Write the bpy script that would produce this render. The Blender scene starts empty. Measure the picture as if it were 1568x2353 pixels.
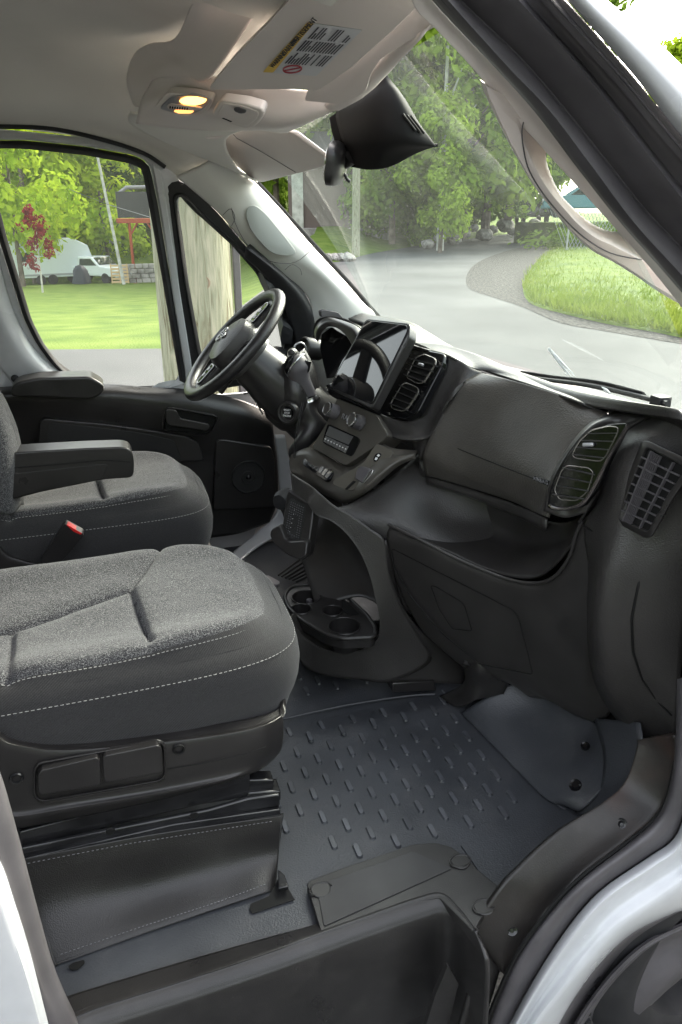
import bpy, bmesh, math, random
from mathutils import Vector, noise
from math import sin, cos, pi, radians
random.seed(7)
SC = bpy.context.scene
COL = SC.collection
V = Vector
# ------------------------------------------------------------------ camera
F, CX, CY = 1700., 784., 1176.5
PITCH, YAW = radians(22.3), radians(18)
CAM = V((0, -1.81, 1.25))
cd = bpy.data.cameras.new('camera'); cam = bpy.data.objects.new('camera', cd); COL.objects.link(cam)
cd.sensor_fit = 'VERTICAL'; cd.sensor_height = 36; cd.lens = 36*F/2353; cd.clip_start = .05; cd.clip_end = 2000
cam.location = CAM; cam.rotation_euler = (pi/2-PITCH, 0, -YAW)
SC.camera = cam
# ------------------------------------------------------------------ light
w = bpy.data.worlds.new('World'); SC.world = w; w.use_nodes = True
nt = w.node_tree; bg = nt.nodes['Background']
sky = nt.nodes.new('ShaderNodeTexSky'); sky.sky_type = 'NISHITA'; sky.sun_disc = False
SUN_EL, SUN_AZ = radians(36), radians(58)      # azimuth measured from +Y towards +X
sky.sun_elevation = SUN_EL; sky.sun_rotation = SUN_AZ; sky.dust_density = 4.0; sky.air_density = 1.2; sky.ozone_density = 1.0
hs0 = nt.nodes.new('ShaderNodeHueSaturation'); hs0.inputs['Saturation'].default_value = .38; nt.links.new(sky.outputs[0], hs0.inputs['Color']); wm = nt.nodes.new('ShaderNodeMixRGB'); wm.blend_type = 'MULTIPLY'; wm.inputs[0].default_value = 1; wm.inputs[2].default_value = (1, .965, .915, 1); nt.links.new(hs0.outputs[0], wm.inputs[1]); nt.links.new(wm.outputs[0], bg.inputs[0]); bg.inputs[1].default_value = .15
sd = bpy.data.lights.new('sun', 'SUN'); sun = bpy.data.objects.new('sun', sd); COL.objects.link(sun)
sd.energy = .8; sd.angle = radians(28); sd.color = (1, .87, .70)
dirv = V((sin(SUN_AZ)*cos(SUN_EL), cos(SUN_AZ)*cos(SUN_EL), sin(SUN_EL)))
sun.rotation_euler = dirv.to_track_quat('Z', 'Y').to_euler()
SC.view_settings.view_transform = 'Standard'; SC.view_settings.look = 'None'
SC.view_settings.exposure = 2.8; SC.view_settings.gamma = 1; SC.view_settings.use_curve_mapping = False
SC.cycles.max_bounces = 8; SC.cycles.transparent_max_bounces = 24; SC.cycles.diffuse_bounces = 4
# ------------------------------------------------------------------ helpers: points
def ray(px, py):
    u, v = px-CX, py-CY
    fh = F*cos(PITCH)-v*sin(PITCH); dn = F*sin(PITCH)+v*cos(PITCH)
    return V((sin(YAW)*fh+cos(YAW)*u, cos(YAW)*fh-sin(YAW)*u, -dn))
def PT(px, py, ax, val):
    d = ray(px, py); i = 'xyz'.index(ax)
    return CAM+d*((val-CAM[i])/d[i])
def X(px, py, v): return PT(px, py, 'x', v)
def Y(px, py, v): return PT(px, py, 'y', v)
def Z(px, py, v): return PT(px, py, 'z', v)
def ROW(ax, val, pts): return [PT(a, b, ax, val) for a, b in pts]
def RY(*t): return [Y(*p) for p in t]
def plane3(a, b, c):
    n = (b-a).cross(c-a).normalized(); return a, n
def ON(pl, px, py, off=0.):                                     # the point of a real plane seen at px, py
    a, n = pl; d = ray(px, py); s = n if n.dot(d) < 0 else -n
    return CAM+d*((a+s*off-CAM).dot(n)/d.dot(n))
def FD(px, py, off=0.):                                         # inner face of the far door: leans in above the belt
    d = ray(px, py); n = V((0, 1, .186)).normalized(); a = V((0, .88-off, .7))
    p = CAM+d*((a-CAM).dot(n)/d.dot(n))
    return p if p.z > .7 else Y(px, py, .88-off)
def rnd(pts, r=8, n=4, closed=True):                            # round the corners of a 2D outline
    out = []; N = len(pts)
    for i in range(N):
        p = V(pts[i])
        if not closed and i in (0, N-1): out.append(tuple(p)); continue
        a, b = V(pts[i-1]), V(pts[(i+1) % N])
        ra = min(r, (a-p).length*.48); rb = min(r, (b-p).length*.48)
        s = p+(a-p).normalized()*ra; e = p+(b-p).normalized()*rb
        for k in range(n+1):
            t = k/n; out.append(tuple(s*(1-t)**2+p*2*t*(1-t)+e*t*t))
    return out
def cr(p0, p1, p2, p3, t):
    return .5*((2*p1)+(p2-p0)*t+(2*p0-5*p1+4*p2-p3)*t*t+(3*p1-p0-3*p2+p3)*t**3)
def crv(pts, n=6, closed=False):                                # smooth curve through points
    pts = [V(p) for p in pts]; N = len(pts); out = []
    rng = range(N) if closed else range(N-1)
    for i in rng:
        if closed: q = [pts[(i+k) % N] for k in (-1, 0, 1, 2)]
        else: q = [pts[max(0, i-1)], pts[i], pts[i+1], pts[min(N-1, i+2)]]
        for k in range(n): out.append(cr(*q, k/n))
    if not closed: out.append(pts[-1])
    return out
def resamp(pts, n, closed=False):
    pts = [V(p) for p in pts]
    if closed: pts = pts+[pts[0]]
    L = [0]
    for a, b in zip(pts, pts[1:]): L.append(L[-1]+(b-a).length)
    out = []; j = 0; m = n if closed else n-1
    for i in range(n):
        s = L[-1]*i/m
        while j < len(L)-2 and L[j+1] < s: j += 1
        d = L[j+1]-L[j]; t = (s-L[j])/d if d > 1e-9 else 0
        out.append(pts[j].lerp(pts[j+1], min(1, max(0, t))))
    return out
# ------------------------------------------------------------------ helpers: materials
MC = {}
def mat(name, col=(.5, .5, .5), rough=.5, spec=.5, metal=0., bump=None, var=None, coat=0., emis=None, sheen=0., dust=0.):
    if name in MC: return MC[name]
    m = bpy.data.materials.new(name); m.use_nodes = True; N = m.node_tree.nodes; L = m.node_tree.links
    b = N['Principled BSDF']; b.inputs['Base Color'].default_value = (*col, 1); b.inputs['Roughness'].default_value = rough
    b.inputs['Specular IOR Level'].default_value = spec; b.inputs['Metallic'].default_value = metal
    b.inputs['Coat Weight'].default_value = coat; b.inputs['Coat Roughness'].default_value = .05
    if sheen: b.inputs['Sheen Weight'].default_value = sheen
    if emis: b.inputs['Emission Color'].default_value = (*emis[0], 1); b.inputs['Emission Strength'].default_value = emis[1]
    tc = N.new('ShaderNodeTexCoord')
    if bump:
        kind, sc, st, di = bump
        if kind == 'noise':
            t = N.new('ShaderNodeTexNoise'); t.inputs['Scale'].default_value = sc; t.inputs['Detail'].default_value = 3; o = t.outputs[0]
        elif kind == 'grain':
            t = N.new('ShaderNodeTexVoronoi'); t.inputs['Scale'].default_value = sc; t.feature = 'SMOOTH_F1'; o = t.outputs[0]
        elif kind == 'wave':
            t = N.new('ShaderNodeTexWave'); t.inputs['Scale'].default_value = sc; t.bands_direction = 'DIAGONAL'; t.inputs['Distortion'].default_value = .3; o = t.outputs[1]
        elif kind == 'ribs':
            t = N.new('ShaderNodeTexWave'); t.inputs['Scale'].default_value = sc; t.bands_direction = 'Y'; o = t.outputs[1]
        L.new(tc.outputs['Object'], t.inputs[0])
        bp = N.new('ShaderNodeBump'); bp.inputs['Strength'].default_value = st; bp.inputs['Distance'].default_value = di
        L.new(o, bp.inputs['Height']); L.new(bp.outputs[0], b.inputs['Normal'])
    if var:                                                     # (scale, detail, colour stops, roughness variation)
        sc, de, stops, rv = var
        t = N.new('ShaderNodeTexNoise'); t.inputs['Scale'].default_value = sc; t.inputs['Detail'].default_value = de
        L.new(tc.outputs['Object'], t.inputs[0])
        r = N.new('ShaderNodeValToRGB'); L.new(t.outputs[0], r.inputs[0])
        r.color_ramp.elements[0].position = stops[0][0]; r.color_ramp.elements[0].color = (*stops[0][1], 1)
        r.color_ramp.elements[1].position = stops[-1][0]; r.color_ramp.elements[1].color = (*stops[-1][1], 1)
        for p, c in stops[1:-1]:
            e = r.color_ramp.elements.new(p); e.color = (*c, 1)
        L.new(r.outputs[0], b.inputs['Base Color'])
        if rv:
            mr = N.new('ShaderNodeMapRange'); mr.inputs[1].default_value = .3; mr.inputs[2].default_value = .7
            mr.inputs[3].default_value = rough-rv; mr.inputs[4].default_value = rough+rv
            t2 = N.new('ShaderNodeTexNoise'); t2.inputs['Scale'].default_value = 7; t2.inputs['Detail'].default_value = 5
            L.new(tc.outputs['Object'], t2.inputs[0]); L.new(t2.outputs[0], mr.inputs[0]); L.new(mr.outputs[0], b.inputs['Roughness'])
    if dust:                                                    # settled dust, smears and fine specks
        def nz(sc, de, lo, hi, out):
            t = N.new('ShaderNodeTexNoise'); t.inputs['Scale'].default_value = sc; t.inputs['Detail'].default_value = de; t.inputs['Roughness'].default_value = .65; L.new(tc.outputs['Object'], t.inputs[0])
            q = N.new('ShaderNodeMapRange'); q.inputs[1].default_value = lo; q.inputs[2].default_value = hi; q.inputs[4].default_value = out; L.new(t.outputs[0], q.inputs[0]); return q.outputs[0]
        a = N.new('ShaderNodeMath'); a.operation = 'ADD'; L.new(nz(11, 12, .5, .75, dust), a.inputs[0]); L.new(nz(260, 2, .70, .76, dust*1.6), a.inputs[1])
        mx = N.new('ShaderNodeMixRGB'); mx.inputs[2].default_value = (.30, .28, .26, 1); L.new(a.outputs[0], mx.inputs[0])
        src = b.inputs['Base Color'].links[0].from_socket if b.inputs['Base Color'].links else None
        if src: L.new(src, mx.inputs[1])
        else: mx.inputs[1].default_value = (*col, 1)
        L.new(mx.outputs[0], b.inputs['Base Color'])
    MC[name] = m; return m
def mottled(c, k=.12): return ((.3, tuple(v*(1-k) for v in c)), (.7, tuple(v*(1+k) for v in c)))
K1 = (.030, .028, .0272)
DASH = mat('black grained plastic', dust=0.025, col=K1, rough=.37, spec=.5, bump=('grain', 420, .35, .002), var=(9, 6, mottled(K1, .2), .07))
DASHB = mat('smooth black plastic', dust=0.02, col=(.019, .0176, .0176), rough=.34, spec=.5, bump=('noise', 900, .1, .001), var=(12, 5, mottled((.019, .0176, .0176), .2), .08))
GLOV = mat('coarse grained lid plastic', dust=0.03, col=(.052, .048, .043), rough=.33, spec=.6, bump=('grain', 330, .35, .002), var=(9, 6, mottled((.052, .048, .043), .15), .05))
DARK = mat('deep black', (.006, .006, .006), .7, .3)
GLOSS = mat('piano black', (.005, .005, .006), .10, .35)
DASHL = mat('lower dash plastic', dust=.02, col=(.030, .028, .0272), rough=.36, spec=.5, bump=('noise', 900, .1, .001), var=(12, 5, mottled((.030, .028, .0272), .15), .08))
SENS = mat('matt black cover plastic', (.012, .0115, .012), .75, .15)
SCREEN = mat('screen glass', (.006, .006, .007), .03, .7)
CHROME = mat('satin chrome', (.6, .6, .62), .22, .5, metal=1.)
SILV = mat('silver paint', (.42, .42, .44), .35, .5, metal=.7)
LINER = mat('grey headliner', (.60, .58, .54), .93, .2, bump=('noise', 500, .25, .002), var=(5, 4, mottled((.60, .58, .54), .04), 0))
TRIMG = mat('light grey trim plastic', (.62, .565, .535), .5, .4, bump=('noise', 700, .1, .001), var=(5, 4, mottled((.62, .565, .535), .03), .05))
PILL = mat('pale pillar plastic', (.62, .615, .59), .45, .4, bump=('noise', 700, .1, .001), var=(5, 4, mottled((.62, .615, .59), .03), .05))
WHITE = mat('white body paint', (.53, .54, .56), .26, .5, coat=.5, var=(30, 4, mottled((.53, .54, .56), .03), .03))
RUB = mat('black rubber seal', dust=0.05, col=(.016, .016, .018), rough=.55, spec=.4, var=(14, 6, mottled((.016, .016, .018), .25), .08))
RUBG = mat('worn grey rubber seal', dust=0.07, col=(.075, .070, .076), rough=.5, spec=.5, var=(10, 8, mottled((.075, .070, .076), .25), .1))
FLOOR = mat('blue black vinyl floor', dust=0.07, col=(.045, .048, .055), rough=.42, spec=.5, bump=('grain', 330, .35, .0015), var=(7, 8, mottled((.045, .048, .055), .12), .1))
STEP = mat('black step plastic', dust=0.045, col=(.016, .015, .0152), rough=.36, spec=.5, bump=('noise', 500, .25, .0015), var=(6, 8, mottled((.016, .015, .0152), .3), .1))
VINYL = mat('black vinyl skirt', dust=0.03, col=(.013, .012, .012), rough=.36, spec=.5, bump=('grain', 520, .35, .0015), var=(8, 5, mottled((.013, .012, .012), .2), .06))
STEEL = mat('black painted steel', (.012, .012, .013), .2, .6, var=(20, 6, mottled((.012, .012, .013), .5), .1))
LEATH = mat('black leather', (.018, .017, .018), .36, .5, bump=('grain', 380, .3, .0012), var=(9, 5, mottled((.018, .017, .018), .2), .06))
TWILL = mat('charcoal twill cloth', (.026, .025, .026), .9, .2, bump=('wave', 170, .5, .002), var=(600, 2, ((.3, (.015, .0145, .0155)), (.7, (.036, .035, .0365))), 0), sheen=.25)
SPECK = mat('speckled grey cloth', (.1, .1, .1), .95, .15, bump=('noise', 420, .7, .003),
            var=(520, 3, ((.36, (.008, .008, .011)), (.5, (.036, .036, .040)), (.64, (.16, .158, .16))), 0), sheen=.2)
THREAD = mat('pale thread', (.32, .315, .31), .8, .2)
RED = mat('red button', (.6, .02, .02), .4, .5)
TEXTW = mat('printed white', (.7, .7, .7), .5, .3)
TEXTG = mat('printed grey', (.16, .16, .17), .5, .3)
TEXTD = mat('printed dark', (.05, .05, .06), .6, .3)
YELL = mat('yellow print', (.62, .42, .10), .5, .3)
LABEL = mat('label paper', (.55, .55, .57), .4, .4)
ASPH = mat('asphalt', (.13, .13, .135), .9, .3, bump=('noise', 60, .5, .01), var=(.35, 10, ((.3, (.046, .049, .051)), (.5, (.066, .069, .071)), (.7, (.094, .097, .098))), 0))
GRAV = mat('gravel', (.1, .1, .1), .95, .2, bump=('noise', 16, 1, .06), var=(13, 10, ((.35, (.022, .022, .022)), (.5, (.048, .047, .045)), (.68, (.10, .097, .09))), 0))
LAWN = mat('lawn', (.1, .2, .03), .9, .15, bump=('noise', 25, .6, .04), var=(1.3, 9, ((.25, (.045, .085, .012)), (.5, (.085, .13, .02)), (.75, (.125, .165, .035))), 0))
ROCK = mat('rock', (.3, .29, .28), .9, .2, bump=('noise', 5, .8, .1), var=(2, 8, ((.3, (.16, .15, .14)), (.6, (.36, .34, .32)), (.8, (.45, .43, .4))), 0))
BARK = mat('bark', (.1, .08, .06), .95, .1, bump=('noise', 9, .8, .05), var=(3, 6, ((.3, (.07, .055, .045)), (.7, (.2, .17, .14))), 0))
PALEBARK = mat('pale bark', (.4, .4, .37), .9, .1, var=(4, 6, ((.3, (.3, .3, .27)), (.7, (.5, .5, .46))), 0))
REDWOOD = mat('red stained wood', (.36, .08, .035), .7, .3)
def leafmat(name, c1, c2, trans=.45):
    m = bpy.data.materials.new(name); m.use_nodes = True; N = m.node_tree.nodes; L = m.node_tree.links
    N.remove(N['Principled BSDF']); o = N['Material Output']
    tc = N.new('ShaderNodeTexCoord'); t = N.new('ShaderNodeTexNoise'); t.inputs['Scale'].default_value = .9; t.inputs['Detail'].default_value = 6
    L.new(tc.outputs['Object'], t.inputs[0])
    oi = N.new('ShaderNodeObjectInfo'); ad = N.new('ShaderNodeMath'); ad.operation = 'MULTIPLY_ADD'; ad.inputs[1].default_value = .35; L.new(oi.outputs['Random'], ad.inputs[0]); L.new(t.outputs[0], ad.inputs[2])
    r = N.new('ShaderNodeValToRGB'); L.new(ad.outputs[0], r.inputs[0]); r.color_ramp.elements[0].position = .4; r.color_ramp.elements[1].position = .95
    r.color_ramp.elements[0].color = (*c1, 1); r.color_ramp.elements[1].color = (*c2, 1)
    d = N.new('ShaderNodeBsdfDiffuse'); tr = N.new('ShaderNodeBsdfTranslucent'); mx = N.new('ShaderNodeMixShader'); mx.inputs[0].default_value = trans
    L.new(r.outputs[0], d.inputs[0]); L.new(r.outputs[0], tr.inputs[0]); L.new(d.outputs[0], mx.inputs[1]); L.new(tr.outputs[0], mx.inputs[2]); L.new(mx.outputs[0], o.inputs[0])
    return m
LEAF_D = leafmat('dark green leaves', (.055, .11, .02), (.19, .29, .045))
LEAF_M = leafmat('green leaves', (.11, .19, .025), (.31, .42, .055))
LEAF_L = leafmat('lime leaves', (.24, .38, .025), (.50, .60, .05))
LEAF_R = leafmat('red leaves', (.14, .02, .02), (.26, .04, .035))
GRASSM = leafmat('grass blades', (.10, .165, .025), (.22, .27, .06), .3)
def glassmat(name, tint, veil, gloss=.06):
    m = bpy.data.materials.new(name); m.use_nodes = True; N = m.node_tree.nodes; L = m.node_tree.links
    N.remove(N['Principled BSDF']); o = N['Material Output']
    tr = N.new('ShaderNodeBsdfTransparent'); tr.inputs[0].default_value = (*tint, 1)
    g = N.new('ShaderNodeBsdfGlossy'); g.inputs['Roughness'].default_value = .02
    fr = N.new('ShaderNodeLayerWeight'); fr.inputs[0].default_value = .25
    ml = N.new('ShaderNodeMath'); ml.operation = 'MULTIPLY'; ml.inputs[1].default_value = gloss*8; ml.use_clamp = True; L.new(fr.outputs['Fresnel'], ml.inputs[0])
    mx = N.new('ShaderNodeMixShader'); L.new(ml.outputs[0], mx.inputs[0]); L.new(tr.outputs[0], mx.inputs[1]); L.new(g.outputs[0], mx.inputs[2])
    out = mx.outputs[0]
    if veil:                                                    # dust film on the pane
        tc = N.new('ShaderNodeTexCoord'); mp = N.new('ShaderNodeMapping'); mp.inputs['Scale'].default_value = (1, 2.2, 1); mp.inputs['Rotation'].default_value = (.3, .5, .7)
        t = N.new('ShaderNodeTexNoise'); t.inputs['Scale'].default_value = 3; t.inputs['Detail'].default_value = 9; t.inputs['Roughness'].default_value = .75
        L.new(tc.outputs['Object'], mp.inputs[0]); L.new(mp.outputs[0], t.inputs[0])
        t2 = N.new('ShaderNodeTexNoise'); t2.inputs['Scale'].default_value = 130; t2.inputs['Detail'].default_value = 2; L.new(tc.outputs['Object'], t2.inputs[0])
        r2 = N.new('ShaderNodeMapRange'); r2.inputs[1].default_value = .66; r2.inputs[2].default_value = .78; r2.inputs[3].default_value = 0; r2.inputs[4].default_value = .12; L.new(t2.outputs[0], r2.inputs[0])
        r = N.new('ShaderNodeMapRange'); r.inputs[1].default_value = .3; r.inputs[2].default_value = .75; r.inputs[3].default_value = veil*.6; r.inputs[4].default_value = veil*1.5; L.new(t.outputs[0], r.inputs[0])
        a = N.new('ShaderNodeMath'); a.operation = 'ADD'; L.new(r.outputs[0], a.inputs[0]); L.new(r2.outputs[0], a.inputs[1])
        d = N.new('ShaderNodeBsdfDiffuse'); d.inputs[0].default_value = (.8, .86, .84, 1)
        tl = N.new('ShaderNodeBsdfTranslucent'); tl.inputs[0].default_value = (.8, .88, .86, 1)
        dm = N.new('ShaderNodeMixShader'); dm.inputs[0].default_value = .5; L.new(d.outputs[0], dm.inputs[1]); L.new(tl.outputs[0], dm.inputs[2])
        m2 = N.new('ShaderNodeMixShader'); L.new(a.outputs[0], m2.inputs[0]); L.new(out, m2.inputs[1]); L.new(dm.outputs[0], m2.inputs[2]); out = m2.outputs[0]
    L.new(out, o.inputs[0]); return m
WSG = glassmat('windshield glass', (.82, .92, .90), .026, .010)
SDG = glassmat('side glass', (.96, 1., .97), .03, .04)
# ------------------------------------------------------------------ helpers: objects
def tag(o, label=None, cat=None, group=None, kind=None):
    if label: o['label'] = label
    if cat: o['category'] = cat
    if group: o['group'] = group
    if kind: o['kind'] = kind
    return o
def mk(name, vs, fs, m, parent=None, smooth=True, label=None, bev=0, thick=0, seg=2, off=-1, ang=35):
    me = bpy.data.meshes.new(name); me.from_pydata([tuple(v) for v in vs], [], fs); me.validate()
    bm = bmesh.new(); bm.from_mesh(me); bmesh.ops.remove_doubles(bm, verts=bm.verts, dist=1e-5)
    bmesh.ops.recalc_face_normals(bm, faces=bm.faces)
    if thick and sum(f.calc_area()*f.normal.dot((CAM-f.calc_center_median()).normalized()) for f in bm.faces) < 0: bmesh.ops.reverse_faces(bm, faces=bm.faces)
    bm.to_mesh(me); bm.free()
    ms = m if isinstance(m, (list, tuple)) else [m]
    for q in ms: me.materials.append(q)
    o = bpy.data.objects.new(name, me); COL.objects.link(o)
    if smooth:
        me.polygons.foreach_set('use_smooth', [True]*len(me.polygons))
        if hasattr(me, 'set_sharp_from_angle'): me.set_sharp_from_angle(angle=radians(ang+8))
    if parent: o.parent = parent
    if thick:
        s = o.modifiers.new('thickness', 'SOLIDIFY'); s.thickness = thick; s.offset = off
    if bev:
        b = o.modifiers.new('edge', 'BEVEL'); b.width = bev; b.segments = seg; b.limit_method = 'ANGLE'; b.angle_limit = radians(ang)
    if label: o['label'] = label
    return o
class MB:
    def __init__(s): s.v = []; s.f = []
    def add(s, vs, fs):
        k = len(s.v); s.v += [V(v) for v in vs]; s.f += [tuple(i+k for i in f) for f in fs]
    def grid(s, rows, closed=False):
        R, Cn = len(rows), len(rows[0]); vs = [p for r in rows for p in r]
        fs = [(i*Cn+j, i*Cn+(j+1) % Cn, (i+1)*Cn+(j+1) % Cn, (i+1)*Cn+j) for i in range(R-1) for j in range(Cn if closed else Cn-1)]
        s.add(vs, fs)
    def prism(s, pts, vec):
        n = len(pts); s.add(list(pts)+[p+vec for p in pts], [tuple(range(n)), tuple(range(2*n-1, n-1, -1))]+[(i, (i+1) % n, n+(i+1) % n, n+i) for i in range(n)])
    def box(s, c, d, ax=None):
        ex, ey, ez = ax or (V((1, 0, 0)), V((0, 1, 0)), V((0, 0, 1))); c = V(c)
        vs = [c+ex*(d[0]/2*i)+ey*(d[1]/2*j)+ez*(d[2]/2*k) for i in (-1, 1) for j in (-1, 1) for k in (-1, 1)]
        s.add(vs, [(0, 1, 3, 2), (4, 6, 7, 5), (0, 4, 5, 1), (2, 3, 7, 6), (0, 2, 6, 4), (1, 5, 7, 3)])
    def tube(s, pts, r, n=10, cap=True, closed=False, flat=None):
        pts = [V(p) for p in pts]; N = len(pts); rs = r if isinstance(r, (list, tuple)) else [r]*N
        rows = []; up = None
        for i, p in enumerate(pts):
            a = pts[(i-1) % N] if (closed or i > 0) else p; b = pts[(i+1) % N] if (closed or i < N-1) else p
            t = (b-a).normalized()
            if up is None: up = t.orthogonal().normalized() if not flat else (V(flat)-t*t.dot(V(flat))).normalized()
            else:
                up = (up if not flat else V(flat)); up = (up-t*t.dot(up)).normalized()
            sd = t.cross(up)
            rr = rs[i]; ra, rb = rr if isinstance(rr, tuple) else (rr, rr)
            rows.append([p+up*(ra*cos(2*pi*k/n))+sd*(rb*sin(2*pi*k/n)) for k in range(n)])
        if closed: rows.append(rows[0])
        k = len(s.v); s.grid(rows, True)
        if cap and not closed:
            s.f += [tuple(k+j for j in range(n)), tuple(k+(len(rows)-1)*n+j for j in range(n-1, -1, -1))]
    def lathe(s, c, axis, prof, n=24):
        axis = V(axis).normalized(); u = axis.orthogonal().normalized(); v = axis.cross(u); c = V(c)
        rows = [[c+axis*h+(u*cos(2*pi*k/n)+v*sin(2*pi*k/n))*max(r, 1e-5) for k in range(n)] for r, h in prof]
        s.grid(rows, True)
    def make(s, name, m, parent=None, **k): return mk(name, s.v, s.f, m, parent, **k)
def patch(name, rows, m, parent=None, n=5, mcol=None, thick=0, cu=None, **k):   # smooth sheet through a grid of points
    rows = [crv(r, n) for r in rows]
    cols = [crv([r[j] for r in rows], cu or n) for j in range(len(rows[0]))]
    mb = MB(); mb.grid(cols)
    return mk(name, mb.v, mb.f, m, parent, thick=thick, **k)
def plate(name, pts, vec, m, parent=None, bev=.002, **k):
    mb = MB(); mb.prism([V(p) for p in pts], V(vec)); return mb.make(name, m, parent, bev=bev, **k)
def ring(name, inner, outer, m, parent=None, thick=.01, n=96, bev=.002, mids=(), **k):
    loops = [resamp(l, n, True) for l in (inner, *mids, outer)]
    mb = MB(); mb.grid(loops, True); return mb.make(name, m, parent, thick=thick, bev=bev, **k)
def empty(name, loc, parent=None):
    o = bpy.data.objects.new(name, None); COL.objects.link(o); o.location = loc; o.empty_display_size = .1
    if parent: o.parent = parent
    return o
def group(name, parent, label=None):                            # a part that is made of pieces
    o = empty(name, (0, 0, 0), parent)
    if label: o['label'] = label
    return o
def text(name, s, size, origin, ex, ey, m, parent, ext=.0004, align='CENTER', lift=.001):
    cu = bpy.data.curves.new(name, 'FONT'); cu.body = s; cu.size = size; cu.extrude = ext; cu.align_x = align; cu.align_y = 'CENTER'
    o = bpy.data.objects.new(name, cu); dg = bpy.context.evaluated_depsgraph_get()
    COL.objects.link(o); bpy.context.view_layer.update(); me = bpy.data.meshes.new_from_object(o.evaluated_get(bpy.context.evaluated_depsgraph_get()))
    bpy.data.objects.remove(o); ex = V(ex).normalized(); ey = V(ey); ey = (ey-ex*ex.dot(ey)).normalized(); ez = ex.cross(ey)
    for v in me.vertices: c = v.co.copy(); v.co = V(origin)+ex*c.x+ey*c.y+ez*(c.z+lift)
    me.materials.clear(); me.materials.append(m); me.name = name
    o = bpy.data.objects.new(name, me); COL.objects.link(o); o.parent = parent; return o
def smooth2(pts, n=5): return [(p.x, p.y) for p in crv([V((*p, 0)) for p in pts], n)]
#================================================================== THE VAN
van = empty('van', (0, 0, 0))
tag(van, 'white cargo van cab seen through its open passenger door, black and grey interior', 'van')
def W(x, y, z): return V((x, y, z))
# ---------------------------------------------------------------- roof, shell that closes the cab
shell = group('body_shell', van, 'white painted van body')
mb = MB()
mb.box((-1.2, 0, 1.78), (3.3, 2.0, .03)); mb.box((-2.6, 0, .7), (.04, 2.0, 2.4)); mb.box((-1.5, .985, .7), (2.2, .03, 2.4)); mb.box((-1.65, -.985, .7), (1.9, .03, 2.4)); mb.box((.35, .955, .1), (1.9, .02, 1.0))
mb.make('cargo_shell', WHITE, shell)
mb = MB(); mb.box((-.55, .04, -.10), (3.1, 1.60, .03)); mb.box((1.0, .05, -.05), (.6, 1.6, .03)); mb.make('underfloor', STEP, shell)
# hood and front end below the windshield
patch('hood', [[W(1.22, -.95, .71), W(1.34, -.5, .73), W(1.38, 0, .74), W(1.34, .5, .73), W(1.22, .95, .71)],
               [W(1.6, -.93, .5), W(1.75, -.5, .54), W(1.8, 0, .55), W(1.75, .5, .54), W(1.6, .93, .5)],
               [W(1.72, -.9, .0), W(1.9, -.5, .0), W(1.95, 0, .0), W(1.9, .5, .0), W(1.72, .9, .0)]], WHITE, shell, thick=.01)
# headliner
hl = [[FD(-260, 290), FD(-60, 290), FD(60, 298), FD(200, 318), FD(320, 352), FD(400, 400), FD(440, 418)],
      [Y(-260, 262, .70), Y(-60, 268, .70), Y(60, 272, .70), Y(200, 285, .70), Y(330, 320, .71), Y(420, 372, .73), Y(480, 400, .76)],
      [Y(-260, 215, .58), Y(-60, 225, .58), Y(60, 230, .58), Y(200, 240, .58), Y(340, 285, .6), Y(450, 325, .65), Y(530, 365, .72)],
      [W(-.55, .42, 1.60), W(-.35, .42, 1.60), W(-.2, .42, 1.60), W(-.05, .42, 1.59), W(.1, .44, 1.56), W(.25, .5, 1.5), W(.42, .62, 1.44)],
      [W(-.55, .1, 1.63), W(-.35, .1, 1.63), W(-.2, .1, 1.63), W(-.05, .1, 1.62), W(.1, .1, 1.61), W(.25, .1, 1.58), W(.42, .1, 1.52)],
      [W(-.55, -.7, 1.63), W(-.35, -.7, 1.63), W(-.2, -.7, 1.63), W(-.05, -.7, 1.63), W(.1, -.7, 1.62), W(.25, -.7, 1.60), W(.42, -.7, 1.56)]]
hlo = patch('roof_lining', hl, LINER, van, n=6, thick=.01)
# long shallow moulded rib in the headliner
mb = MB(); q = [Y(x, y, .56) for x, y in smooth2([(-40, 178), (40, 180), (110, 190), (170, 203), (205, 212)])]
mb.tube(q, [(.002, .006)]+[(.008, .022)]*(len(q)-2)+[(.001, .002)], 10); mb.make('headliner_rib', LINER, van)
# ---------------------------------------------------------------- overhead console
oc = group('overhead_console', van, 'light grey overhead console across the front of the cab')
OY = .0
# rear wall and shoulder of the console
def yrow(pts, ys): return [Y(a, b, c) for (a, b), c in zip(pts, ys)]
patch('console_shell', [
    yrow([(500, -80), (446, 0), (402, 88), (345, 100), (308, 125), (291, 185), (306, 240)], (-.34, -.22, .0, .09, .14, .165, .18)),
    yrow([(540, -80), (482, 0), (425, 108), (372, 128), (330, 155), (306, 198), (312, 245)], (-.36, -.25, -.03, .055, .11, .14, .17)),
    yrow([(600, -80), (550, 0), (452, 130), (400, 152), (345, 168), (322, 205), (318, 246)], (-.38, -.28, -.06, .01, .085, .12, .16)),
    yrow([(670, -80), (612, 0), (480, 178), (432, 178), (356, 180), (336, 204), (323, 246)], (-.38, -.30, -.09, -.02, .07, .10, .15))], TRIMG, oc, thick=.006)
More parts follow.
